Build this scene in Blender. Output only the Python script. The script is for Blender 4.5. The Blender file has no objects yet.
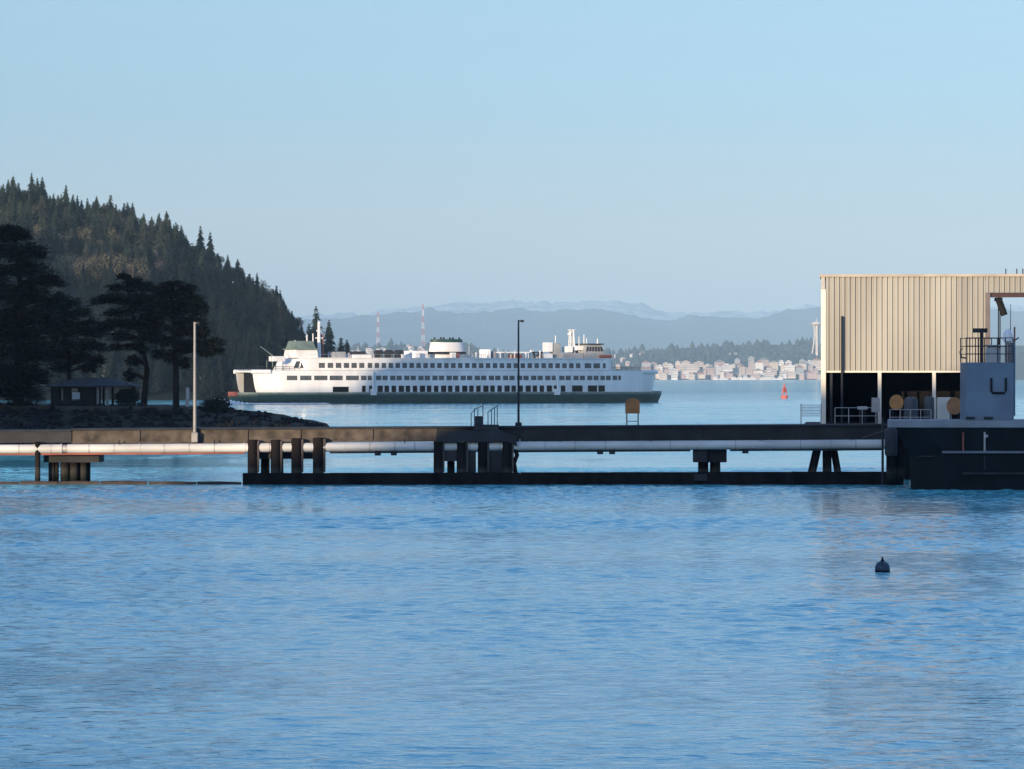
import bpy, bmesh, math, random
import numpy as np
from mathutils import Vector, Matrix, noise

# ------------------------------------------------------------------ camera, sky, sun, exposure
scene = bpy.context.scene
COL = scene.collection
R = math.radians
F = 3900.0                       # focal length in pixels of a 1024 wide frame
CAM_Z = 7.85
HORIZON = 377.0
W_PX, H_PX = 1024, 769

cam_data = bpy.data.cameras.new("camera")
cam = bpy.data.objects.new("camera", cam_data)
COL.objects.link(cam)
cam.location = (0, 0, CAM_Z)
cam.rotation_euler = (R(90) - math.atan((H_PX / 2 - HORIZON) / F), 0, 0)
cam_data.sensor_width = 36
cam_data.lens = 36 * F / W_PX
cam_data.clip_start = 1
cam_data.clip_end = 90000
scene.camera = cam

SUN_EL, SUN_AZ = 6.0, 30.0       # elevation, degrees to the left of straight behind the camera
TAN = math.tan(R(SUN_EL))
world = bpy.data.worlds.new("World")
scene.world = world
world.use_nodes = True
wn = world.node_tree
bg = wn.nodes["Background"]
sky = wn.nodes.new("ShaderNodeTexSky")
sky.sky_type = 'NISHITA'
sky.sun_disc = False
sky.sun_elevation = R(SUN_EL)
sky.sun_rotation = R(180 + SUN_AZ)
sky.dust_density = 0.4
sky.air_density = 1.0
sky.ozone_density = 3.0
tcw = wn.nodes.new("ShaderNodeTexCoord")
lift = wn.nodes.new("ShaderNodeVectorMath"); lift.operation = 'ADD'
lift.inputs[1].default_value = (0, 0, 0.05)
nrm = wn.nodes.new("ShaderNodeVectorMath"); nrm.operation = 'NORMALIZE'
flat = wn.nodes.new("ShaderNodeVectorMath"); flat.operation = 'MULTIPLY'
flat.inputs[1].default_value = (1, 1, 0.25)
wn.links.new(tcw.outputs["Generated"], flat.inputs[0])
wn.links.new(flat.outputs[0], lift.inputs[0])
wn.links.new(lift.outputs[0], nrm.inputs[0])
wn.links.new(nrm.outputs[0], sky.inputs[0])
tint = wn.nodes.new("ShaderNodeMix"); tint.data_type = 'RGBA'; tint.blend_type = 'MULTIPLY'
tint.inputs[0].default_value = 1.0
wn.links.new(sky.outputs[0], tint.inputs[6])
tint.inputs[7].default_value = (0.77, 0.84, 1.19, 1)
sep = wn.nodes.new("ShaderNodeSeparateXYZ"); wn.links.new(tcw.outputs["Generated"], sep.inputs[0])
low = wn.nodes.new("ShaderNodeMapRange"); low.interpolation_type = 'SMOOTHSTEP'
low.inputs[1].default_value = -0.01; low.inputs[2].default_value = 0.075; low.inputs[3].default_value = 0.9; low.inputs[4].default_value = 0
wn.links.new(sep.outputs[2], low.inputs[0])
glow = wn.nodes.new("ShaderNodeMix"); glow.data_type = 'RGBA'; glow.blend_type = 'MIX'
glow.inputs[7].default_value = (3.5, 2.9, 2.3, 1)          # the pale warm belt low in the sky opposite the sun
wn.links.new(low.outputs[0], glow.inputs[0]); wn.links.new(tint.outputs[2], glow.inputs[6])
wn.links.new(glow.outputs[2], bg.inputs[0])
bg.inputs[1].default_value = 0.15

sun_data = bpy.data.lights.new("sun", 'SUN')
sun_data.energy = 3.95
sun_data.angle = R(0.5)
sun_data.color = (1.0, 0.77, 0.52)
sun = bpy.data.objects.new("sun", sun_data)
COL.objects.link(sun)
SX, SY = math.sin(R(SUN_AZ)), math.cos(R(SUN_AZ))      # horizontal way the light travels
sun.rotation_euler = Vector((SX * math.cos(R(SUN_EL)), SY * math.cos(R(SUN_EL)), -math.sin(R(SUN_EL)))).to_track_quat('-Z', 'Y').to_euler()

scene.view_settings.view_transform = 'Standard'
scene.view_settings.look = 'None'
scene.view_settings.gamma = 1
scene.view_settings.use_curve_mapping = False
scene.view_settings.exposure = 0.68
scene.render.engine = 'CYCLES'
scene.cycles.use_denoising = True
scene.cycles.max_bounces = 6
scene.cycles.diffuse_bounces = 2
scene.cycles.glossy_bounces = 3
scene.cycles.volume_bounces = 0
scene.cycles.transparent_max_bounces = 8

rnd = random.Random(7)

# ------------------------------------------------------------------ helpers
def P(px, py, Y):
    return Vector(((px - 512) / F * Y, Y, CAM_Z - (py - HORIZON) / F * Y))
def XP(px, Y): return (px - 512) / F * Y
def ZP(py, Y): return CAM_Z - (py - HORIZON) / F * Y

MATS = {}
def mat(name, col, rough=0.7, var=0.18, scale=0.6, bump=0.0, metallic=0.0, spec=0.4, col2=None, bscale=None, stretch=(1, 1, 1)):
    if name in MATS: return MATS[name]
    m = bpy.data.materials.new(name); m.use_nodes = True
    nt = m.node_tree; b = nt.nodes["Principled BSDF"]
    b.inputs["Roughness"].default_value = rough
    b.inputs["Metallic"].default_value = metallic
    b.inputs["Specular IOR Level"].default_value = spec
    tc = nt.nodes.new("ShaderNodeTexCoord")
    mp = nt.nodes.new("ShaderNodeMapping"); mp.inputs["Scale"].default_value = stretch
    nt.links.new(tc.outputs["Object"], mp.inputs[0])
    n = nt.nodes.new("ShaderNodeTexNoise"); n.inputs["Scale"].default_value = scale; n.inputs["Detail"].default_value = 5
    nt.links.new(mp.outputs[0], n.inputs[0])
    rp = nt.nodes.new("ShaderNodeValToRGB")
    c2 = col2 or tuple(c * (1 - var) for c in col)
    c1 = col if col2 else tuple(min(1, c * (1 + var * .6)) for c in col)
    rp.color_ramp.elements[0].color = (*c2, 1); rp.color_ramp.elements[0].position = 0.32
    rp.color_ramp.elements[1].color = (*c1, 1); rp.color_ramp.elements[1].position = 0.68
    nt.links.new(n.outputs[0], rp.inputs[0])
    nt.links.new(rp.outputs[0], b.inputs["Base Color"])
    if bump:
        n2 = nt.nodes.new("ShaderNodeTexNoise"); n2.inputs["Scale"].default_value = bscale or scale * 5
        nt.links.new(mp.outputs[0], n2.inputs[0])
        bp = nt.nodes.new("ShaderNodeBump"); bp.inputs["Strength"].default_value = bump; bp.inputs["Distance"].default_value = 0.05
        nt.links.new(n2.outputs[0], bp.inputs["Height"]); nt.links.new(bp.outputs[0], b.inputs["Normal"])
    MATS[name] = m
    return m

class MB:
    def __init__(s): s.v = []; s.f = []; s.m = []
    def add(s, vs, fs, mi=0):
        o = len(s.v); s.v += [tuple(v) for v in vs]; s.f += [tuple(o + i for i in f) for f in fs]; s.m += [mi] * len(fs); return s
    def box(s, x0, x1, y0, y1, z0, z1, mi=0):
        return s.add([(x0,y0,z0),(x1,y0,z0),(x1,y1,z0),(x0,y1,z0),(x0,y0,z1),(x1,y0,z1),(x1,y1,z1),(x0,y1,z1)],
                     [(0,3,2,1),(4,5,6,7),(0,1,5,4),(1,2,6,5),(2,3,7,6),(3,0,4,7)], mi)
    def bev(s, x0, x1, y0, y1, z0, z1, b=.05, mi=0):            # box with chamfered vertical and top edges
        def ring(d, z): return [(x0+d,y0,z),(x1-d,y0,z),(x1,y0+d,z),(x1,y1-d,z),(x1-d,y1,z),(x0+d,y1,z),(x0,y1-d,z),(x0,y0+d,z)]
        def ins(z): return [(x0+2*b,y0+b,z),(x1-2*b,y0+b,z),(x1-b,y0+2*b,z),(x1-b,y1-2*b,z),(x1-2*b,y1-b,z),(x0+2*b,y1-b,z),(x0+b,y1-2*b,z),(x0+b,y0+2*b,z)]
        return s.loft([ring(b, z0), ring(b, z1 - b), ins(z1)], mi)
    def loft(s, rings, mi=0, caps=True, closed=True):
        n = len(rings[0]); o = len(s.v)
        for r in rings: s.v += [tuple(p) for p in r]
        for k in range(len(rings) - 1):
            for i in range(n if closed else n - 1):
                j = (i + 1) % n
                s.f.append((o+k*n+i, o+k*n+j, o+(k+1)*n+j, o+(k+1)*n+i)); s.m.append(mi)
        if caps and closed:
            s.f.append(tuple(o + i for i in reversed(range(n)))); s.m.append(mi)
            s.f.append(tuple(o + (len(rings)-1)*n + i for i in range(n))); s.m.append(mi)
        return s
    def tube(s, path, r, n=8, mi=0):
        path = [Vector(p) for p in path]; rings = []
        for k, p in enumerate(path):
            d = (path[min(k+1, len(path)-1)] - path[max(k-1, 0)]).normalized()
            a = d.cross(Vector((0, 0, 1)) if abs(d.z) < .9 else Vector((1, 0, 0))).normalized(); b = d.cross(a)
            rr = r[k] if isinstance(r, (list, tuple)) else r
            rings.append([p + (a * math.cos(2*math.pi*i/n) + b * math.sin(2*math.pi*i/n)) * rr for i in range(n)])
        return s.loft(rings, mi)
    def lathe(s, prof, c=(0, 0, 0), n=20, mi=0, sx=1, sy=1):
        return s.loft([[(c[0]+r*math.cos(2*math.pi*i/n)*sx, c[1]+r*math.sin(2*math.pi*i/n)*sy, c[2]+z) for i in range(n)] for r, z in prof], mi)
    def prism(s, poly, y0, y1, mi=0):                            # poly in x,z
        return s.loft([[(x, y0, z) for x, z in poly], [(x, y1, z) for x, z in poly]], mi)
    def slab(s, poly, z0, z1, mi=0):                             # poly in x,y
        return s.loft([[(x, y, z0) for x, y in poly], [(x, y, z1) for x, y in poly]], mi)
    def build(s, name, m, parent=None, smooth=False, fix=True):
        me = bpy.data.meshes.new(name); me.from_pydata(s.v, [], s.f)
        for q in (m if isinstance(m, (list, tuple)) else [m]): me.materials.append(q)
        if any(s.m): me.polygons.foreach_set("material_index", s.m)
        if fix:
            bm = bmesh.new(); bm.from_mesh(me); bmesh.ops.recalc_face_normals(bm, faces=bm.faces); bm.to_mesh(me); bm.free()
        if smooth:
            me.polygons.foreach_set("use_smooth", [True] * len(me.polygons))
            try: me.set_sharp_from_angle(angle=R(40))
            except Exception: pass
        me.update()
        o = bpy.data.objects.new(name, me); COL.objects.link(o)
        if parent: o.parent = parent
        return o

def tag(o, label=None, cat=None, group=None, kind=None):
    if label: o["label"] = label
    if cat: o["category"] = cat
    if group: o["group"] = group
    if kind: o["kind"] = kind
    return o
def thing(name, label, cat, loc=(0, 0, 0), rz=0, group=None):
    o = bpy.data.objects.new(name, None); COL.objects.link(o); o.empty_display_size = .5
    o.location = loc; o.rotation_euler = (0, 0, rz)
    return tag(o, label, cat, group)
def copy_tree(o, parent=None):
    c = o.copy(); COL.objects.link(c)
    if parent: c.parent = parent
    for ch in list(o.children): copy_tree(ch, c)
    return c
def interp(x, pts):
    return float(np.interp(x, [p[0] for p in pts], [p[1] for p in pts]))

# ------------------------------------------------------------------ the setting: water, hills, mountains
def vnoise(x, y, seed=0, oct=4):
    return noise.fractal(Vector((x, y, seed * 17.3)), 1.0, 2.0, oct)

def build_water():
    m = bpy.data.materials.new("sea_water"); m.use_nodes = True
    nt = m.node_tree; b = nt.nodes["Principled BSDF"]
    b.inputs["Base Color"].default_value = (0.12, 0.46, 0.50, 1)
    b.inputs["Roughness"].default_value = 0.07
    b.inputs["IOR"].default_value = 1.33
    tc = nt.nodes.new("ShaderNodeTexCoord")
    def nz(scale, det, st=(1, 1, 1)):
        mp = nt.nodes.new("ShaderNodeMapping"); mp.inputs["Scale"].default_value = st
        nt.links.new(tc.outputs["Object"], mp.inputs[0])
        n = nt.nodes.new("ShaderNodeTexNoise"); n.inputs["Scale"].default_value = scale; n.inputs["Detail"].default_value = det
        nt.links.new(mp.outputs[0], n.inputs[0]); return n
    fine = nz(1.6, 4, (1, 1.3, 1))
    patch = nz(0.02, 3, (.5, 1.2, 1))
    mr = nt.nodes.new("ShaderNodeMapRange"); mr.inputs[1].default_value = .35; mr.inputs[2].default_value = .65
    mr.inputs[3].default_value = 0.35; mr.inputs[4].default_value = 1.0
    nt.links.new(patch.outputs[0], mr.inputs[0])
    bp = nt.nodes.new("ShaderNodeBump"); bp.inputs["Distance"].default_value = 0.16
    # the open sound beyond the harbour is ruffled by the wind
    sp_ = nt.nodes.new("ShaderNodeSeparateXYZ"); nt.links.new(tc.outputs["Object"], sp_.inputs[0])
    far = nt.nodes.new("ShaderNodeMapRange"); far.inputs[1].default_value = 1330; far.inputs[2].default_value = 3200; far.inputs[3].default_value = 0.16; far.inputs[4].default_value = 2.2
    nt.links.new(sp_.outputs[1], far.inputs[0]); nt.links.new(far.outputs[0], bp.inputs["Distance"])
    nt.links.new(mr.outputs[0], bp.inputs["Strength"]); nt.links.new(fine.outputs[0], bp.inputs["Height"])
    nt.links.new(bp.outputs[0], b.inputs["Normal"])
    # dense waved patches near the viewer, flat sheets out to the horizon
    rs = np.random.RandomState(3); V, Q, off = [], [], 0
    def patch(x0, x1, y0, y1, sx, sy, l0, l1, n, amp, edge_w, near):
        nonlocal off
        nx, ny = int((x1-x0)/sx)+1, int((y1-y0)/sy)+1
        X, Y = np.meshgrid(np.linspace(x0, x1, nx), np.linspace(y0, y1, ny))
        Z = np.zeros_like(X)
        for i in range(n):
            lam = l0 * (l1/l0) ** rs.rand(); th = R(97) + rs.randn() * .55; k = 2 * math.pi / lam
            Z += amp * lam ** .8 * np.sin(k * (X * math.cos(th) + Y * math.sin(th)) + rs.rand() * 7)
        pm = np.zeros_like(X)
        for i in range(14):
            k = 2 * math.pi / (18 + 60 * rs.rand()); th = rs.rand() * 7
            pm += np.sin(k * (X * math.cos(th) * .4 + Y * math.sin(th)) + rs.rand() * 7)
        pm = np.clip(.8 + .16 * pm, .35, 1.5)
        if near: pm *= 1 + .5 * np.exp(-((Y - 141 + .10 * X) / 13) ** 2)
        if near: pm *= .75 + .85 * np.clip((Y - 70) / 210, 0, 1)
        edge = np.clip(np.minimum.reduce([X - x0, x1 - X, Y - y0, y1 - Y]) / edge_w, 0, 1)
        Z *= pm * edge
        V.append(np.stack([X, Y, Z], -1).reshape(-1, 3))
        idx = np.arange(nx * ny).reshape(ny, nx) + off
        Q.append(np.stack([idx[:-1, :-1], idx[:-1, 1:], idx[1:, 1:], idx[1:, :-1]], -1).reshape(-1, 4)); off += nx * ny
    patch(-72, 72, 50, 340, .26, .20, .55, 2.6, 60, WAVE, 4, True)
    patch(-210, 210, 340, 1330, 1.4, 1.1, 3.2, 9, 40, WAVE * 1.0, 12, False)
    xo, yo = [-24000, -210, -72, 72, 210, 24000], [-1500, 50, 340, 1330, 44000]
    V.append(np.array([(a, c, 0) for c in yo for a in xo], float)); of = []
    for j in range(4):
        for i in range(5):
            if (j == 1 and i == 2) or (j == 2 and 1 <= i <= 3): continue
            of.append([off+j*6+i, off+j*6+i+1, off+(j+1)*6+i+1, off+(j+1)*6+i])
    v = np.concatenate(V); q = np.concatenate(Q + [np.array(of)])
    me = bpy.data.meshes.new("water")
    me.vertices.add(len(v)); me.vertices.foreach_set("co", v.ravel())
    me.loops.add(q.size); me.loops.foreach_set("vertex_index", q.ravel().astype(np.int32))
    me.polygons.add(len(q)); me.polygons.foreach_set("loop_start", np.arange(0, q.size, 4, dtype=np.int32))
    me.polygons.foreach_set("use_smooth", np.ones(len(q), bool))
    me.update(calc_edges=True); me.validate()
    me.materials.append(m)
    o = bpy.data.objects.new("water", me); COL.objects.link(o); tag(o, kind="structure")
WAVE = 0.0024
build_water()

M_forest = mat("forest_floor", (.02, .026, .018), .95, .4, .02, spec=.05)
def terrain(name, xs, ys, hf, m):
    mb = MB(); nx = len(xs)
    vs = [(x, y, hf(x, y)) for y in ys for x in xs]
    fs = [(j*nx+i, j*nx+i+1, (j+1)*nx+i+1, (j+1)*nx+i) for j in range(len(ys)-1) for i in range(nx-1)]
    mb.add(vs, fs); o = mb.build(name, m, smooth=True, fix=False); tag(o, kind="structure"); return o

# mountains across the sound
def mountain(name, Y, ridge, m, rough, seed, depth):
    xs = np.linspace(XP(-420, Y), XP(1460, Y), 1000)
    def hf(x, y):
        px = 512 + x / Y * F
        t = (y - Y) / depth
        h = ZP(interp(px, ridge), Y) * max(0, 1 - abs(t)) ** (.8 if t < 0 else 1)
        return h * (1 + rough * (vnoise(x / 900, y / 900, seed, 6) + 0.8 * abs(vnoise(x / 160, y / 400, seed + 3, 4)))) - 3
    return terrain(name, xs, np.linspace(Y - depth, Y + depth, 26), hf, m)
M_mount = mat("mountain_forest", (.07, .09, .08), .95, .4, .0015)
M_snow = mat("mountain_snow", (.72, .72, .74), .9, .1, .004, col2=(.12, .14, .15))
mountain("snow_mountains", 38000, [(-420,318),(200,318),(335,311),(360,312),(400,308),(440,306),(470,307),(520,304),(560,304),(600,301),(640,305),(670,312),(720,311),(780,312),(820,308),(1000,309),(1460,315)], M_snow, .10, 5, 5000)
mountain("mountains", 29000, [(-420,325),(200,322),(335,316),(360,313),(420,309),(430,306),(460,312),(500,310),(560,309),(600,307),(630,311),(645,315),(670,318),(690,312),(720,315),(760,318),(790,311),(820,309),(1000,310),(1460,320)], M_mount, .07, 2, 4500)

# the far city shore
CITY_Y = 11200.0
city_top = [(-300,352),(200,350),(330,348),(350,349),(400,346),(440,348),(470,349),(500,357),(560,360),(610,355),(650,351),(700,348),(740,346),(800,345),(850,344),(1000,346),(1400,352)]
def city_h(x, y):
    px = 512 + x / y * F
    t = min(1, max(0, (y - CITY_Y) / 1300))
    h = ZP(interp(px, city_top), CITY_Y + 1300)
    s = t ** .9 if px > 540 else t ** .8
    return max(-1, h * s + 3 * min(1, t * 40) - .5 + 2 * vnoise(x / 60, y / 60, 9) * min(1, t * 8))
terrain("city_hill", np.linspace(XP(-200, 12500), XP(1250, 12500), 220), list(np.linspace(CITY_Y, CITY_Y + 1300, 22)) + [CITY_Y + 2500], city_h, M_forest)

# the wooded headland on the left
HL_Y = 1620.0
sky_y = [(-260,150),(-120,170),(0,183),(45,183),(60,199),(110,198),(135,206),(165,213),(185,232),(210,246),(235,264),(258,272),(272,282),(290,302),(300,316),(318,341),(340,362),(352,385),(362,396)]
def head_h(x, y):
    px = 512 + x / HL_Y * F
    top = ZP(min(interp(px, sky_y) + 36, 397), HL_Y)          # ground lies a tree height under the skyline
    if y < HL_Y: s = max(0, min(1, (y - 1330) / (HL_Y - 1330))) ** .85
    else: s = max(0, 1 - (y - HL_Y) / 420)
    return max(-2, top * s + 2.5 * vnoise(x / 40, y / 40, 4) * min(1, s * 3) - .3)
terrain("headland", np.linspace(XP(-300, HL_Y), XP(365, HL_Y), 130), np.linspace(1320, 2050, 60), head_h, M_forest)

# unseen ridges outside the view, shaped to keep the low sun off the harbour
def rise(name, pts, width, seed, jag):
    mb = MB(); n = 200; pts = [Vector(p) for p in pts]
    ln = [0]
    for a, b in zip(pts, pts[1:]): ln.append(ln[-1] + (b - a).xy.length)
    rings = []
    for i in range(n):
        d = ln[-1] * i / (n - 1)
        c = Vector([interp(d, [(l, p[k]) for l, p in zip(ln, pts)]) for k in range(3)])
        h = c.z + jag * vnoise(d / 5.0, 1, seed, 4)
        nrm_ = Vector((-(pts[-1] - pts[0]).y, (pts[-1] - pts[0]).x)).normalized()
        rings.append([(c.x + nrm_.x * width * t, c.y + nrm_.y * width * t, -1 + (h + 1) * s) for t, s in ((-1, 0), (-.7, .55), (-.25, .92), (0, 1), (.25, .92), (.7, .55), (1, 0))])
    mb.loft(rings, closed=False)
    o = mb.build(name, M_forest, fix=False); tag(o, kind="structure")
def back(px, Y, z, D):      # the point D metres towards the sun from a point in view, at the height that just shades it
    p = P(px, 377, Y); return (p.x - SX * D, p.y - SY * D, z + TAN * D)
rise("shade_ridge", [back(-190, 1600, 62, 330), back(40, 1600, 60, 330), back(130, 1600, 55, 330), back(240, 1600, 52, 330)], 45, 1, 2.5)
rise("shade_ridge", [back(180, 1135, 2, 470), back(390, 1155, 3, 470), back(402, 1157, 14, 470), back(560, 1185, 14, 470), back(625, 1197, 13, 470), back(700, 1215, 12, 470)], 22, 2, .8)
rise("shade_ridge", [back(-120, 460, 31, 120), back(60, 460, 30, 120), back(205, 460, 27, 120), back(225, 460, 8, 120), back(335, 460, 7.5, 120), back(345, 460, 3, 120)], 10, 3, .5)
rise("shade_ridge", [back(190, 286, 0.5, 205), back(320, 286, 2.4, 205), back(440, 286, 3.7, 205), back(503, 287, 6.0, 205), back(509, 287, 13.5, 205), back(527, 287, 13.5, 205), back(535, 287, 7.2, 205), back(600, 287, 8.2, 205), back(860, 290, 8.7, 205), back(945, 290, 10.6, 205), back(1250, 290, 10.8, 205), (-62, 60, 27), (-78, 4, 26), (-105, -80, 34), (-60, -200, 42), (30, -270, 48)], 9, 4, .35)  # steep step in this outline shades the middle lamp post

# the air: even haze between here and the mountains
mb = MB().box(-11000, 11000, -900, 44500, -4, 900)
mh = bpy.data.materials.new("haze_air"); mh.use_nodes = True
nt = mh.node_tree; nt.nodes.remove(nt.nodes["Principled BSDF"])
pv = nt.nodes.new("ShaderNodeVolumePrincipled")
pv.inputs["Color"].default_value = (.40, .63, .86, 1)
pv.inputs["Density"].default_value = 4.6e-5
pv.inputs["Anisotropy"].default_value = -0.32
pv.inputs["Density Attribute"].default_value = ""
nt.links.new(pv.outputs[0], nt.nodes["Material Output"].inputs["Volume"])
hz = mb.build("haze", mh); tag(hz, kind="stuff")

# ------------------------------------------------------------------ materials of the built things
M_white = mat("ferry_white_paint", (.80, .79, .76), .5, .14, .3, stretch=(1, 1, .2))
M_deck = mat("grey_deck_paint", (.30, .31, .32), .8, .2, .4)
M_green = mat("dark_green_hull_paint", (.018, .056, .045), .55, .3, .3)
M_lgreen = mat("weathered_green_paint", (.15, .20, .17), .6, .3, .5)
M_glass = mat("dark_window_glass", (.02, .022, .026), .12, .2, .5, spec=.5)
M_fglass = mat("ferry_window_glass", (.085, .088, .09), .22, .3, .6)
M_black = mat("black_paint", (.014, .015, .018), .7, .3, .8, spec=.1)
M_rust = mat("rust_red_paint", (.25, .075, .05), .75, .35, .6)
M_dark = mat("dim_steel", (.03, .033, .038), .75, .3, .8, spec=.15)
def tide_mat(name, dry, band, wet):
    m = mat(name, dry, .9, .45, 1.4, spec=.1, bump=.4, stretch=(1, 1, .25)); nt = m.node_tree; b = nt.nodes["Principled BSDF"]
    src = b.inputs["Base Color"].links[0].from_socket
    tc = nt.nodes.new("ShaderNodeTexCoord"); sp = nt.nodes.new("ShaderNodeSeparateXYZ"); nt.links.new(tc.outputs["Object"], sp.inputs[0])
    nz = nt.nodes.new("ShaderNodeTexNoise"); nz.inputs["Scale"].default_value = 3; nt.links.new(tc.outputs["Object"], nz.inputs[0])
    ad = nt.nodes.new("ShaderNodeMath"); ad.operation = 'MULTIPLY_ADD'; ad.inputs[1].default_value = .5; nt.links.new(nz.outputs[0], ad.inputs[0]); nt.links.new(sp.outputs[2], ad.inputs[2])
    rp = nt.nodes.new("ShaderNodeValToRGB"); mr = nt.nodes.new("ShaderNodeMapRange"); mr.inputs[2].default_value = 2; nt.links.new(ad.outputs[0], mr.inputs[0]); nt.links.new(mr.outputs[0], rp.inputs[0])
    e = rp.color_ramp.elements; e[0].position = .30; e[0].color = (*wet, 1); e[1].position = .60; e[1].color = (*band, 1)
    mx = nt.nodes.new("ShaderNodeMix"); mx.data_type = 'RGBA'; m2 = nt.nodes.new("ShaderNodeMapRange"); m2.inputs[1].default_value = 1.25; m2.inputs[2].default_value = 1.6
    nt.links.new(ad.outputs[0], m2.inputs[0]); nt.links.new(m2.outputs[0], mx.inputs[0]); nt.links.new(rp.outputs[0], mx.inputs[6]); nt.links.new(src, mx.inputs[7])
    nt.links.new(mx.outputs[2], b.inputs["Base Color"]); return m
M_pile = tide_mat("tide_marked_timber", (.016, .013, .012), (.042, .042, .036), (.008, .011, .008))
M_timber = mat("creosoted_timber", (.013, .011, .010), .9, .45, 1.4, spec=.1, bump=.4, stretch=(1, 1, .25))
M_tworn = mat("weathered_timber_edge", (.085, .07, .06), .9, .35, 1.6, bump=.3, stretch=(1, 1, .25))
M_conc = mat("mottled_concrete", (.085, .07, .055), .9, .6, 1.1, bump=.25, bscale=6)  # mottling gives both the wear and the pattern of light on the deck
M_concd = mat("dark_wet_concrete", (.032, .033, .035), .9, .35, .5, bump=.25, bscale=6)
M_pipe = mat("pale_pipe_wrap", (.56, .55, .51), .5, .22, .7, stretch=(.4, 1, 1))
M_galv = mat("galvanised_steel", (.38, .36, .34), .55, .2, 2, metallic=.3)
M_clad = mat("tan_cladding", (.33, .32, .28), .6, .26, .35, stretch=(1, 1, .15))
M_cream = mat("cream_trim", (.72, .66, .55), .6, .12, .5)
M_inside = mat("shed_shade_lining", (.012, .012, .013), .9, .3, .5, spec=.06)  # lining coloured near black for the shade inside the bays
M_blue = mat("blue_grey_panel_paint", (.125, .175, .23), .55, .2, .4)
M_float = mat("float_hull_paint", (.005, .009, .011), .6, .4, .5, spec=.12, bump=.2, bscale=3)
M_orange = mat("faded_orange_paint", (.42, .19, .06), .7, .25, 1.5)
M_brown = mat("brown_sign_paint", (.34, .15, .05), .75, .25, 1.5)
M_bark = mat("tree_bark", (.022, .018, .016), .95, .35, 2, bump=.4, spec=.06)
M_needle = mat("dark_needles", (.008, .014, .011), .9, .55, .5, spec=.06)
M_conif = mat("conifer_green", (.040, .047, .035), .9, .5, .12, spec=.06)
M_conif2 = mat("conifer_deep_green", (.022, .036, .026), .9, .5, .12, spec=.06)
M_bare = mat("bare_twigs_olive", (.17, .16, .11), .95, .4, .1, spec=.06)
M_bare2 = mat("bare_twigs_brown", (.135, .125, .10), .95, .4, .1, spec=.06)
M_rock = mat("dark_shore_rock", (.014, .014, .016), .95, .4, .7, bump=.5, bscale=3, spec=.06)
M_grass = mat("winter_grass", (.035, .033, .024), .95, .4, .3, spec=.06)
M_red = mat("red_buoy_paint", (.55, .12, .10), .5, .15, .8)
M_foam = mat("sea_foam", (.75, .77, .76), .9, .15, .6, bump=.5)

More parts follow.
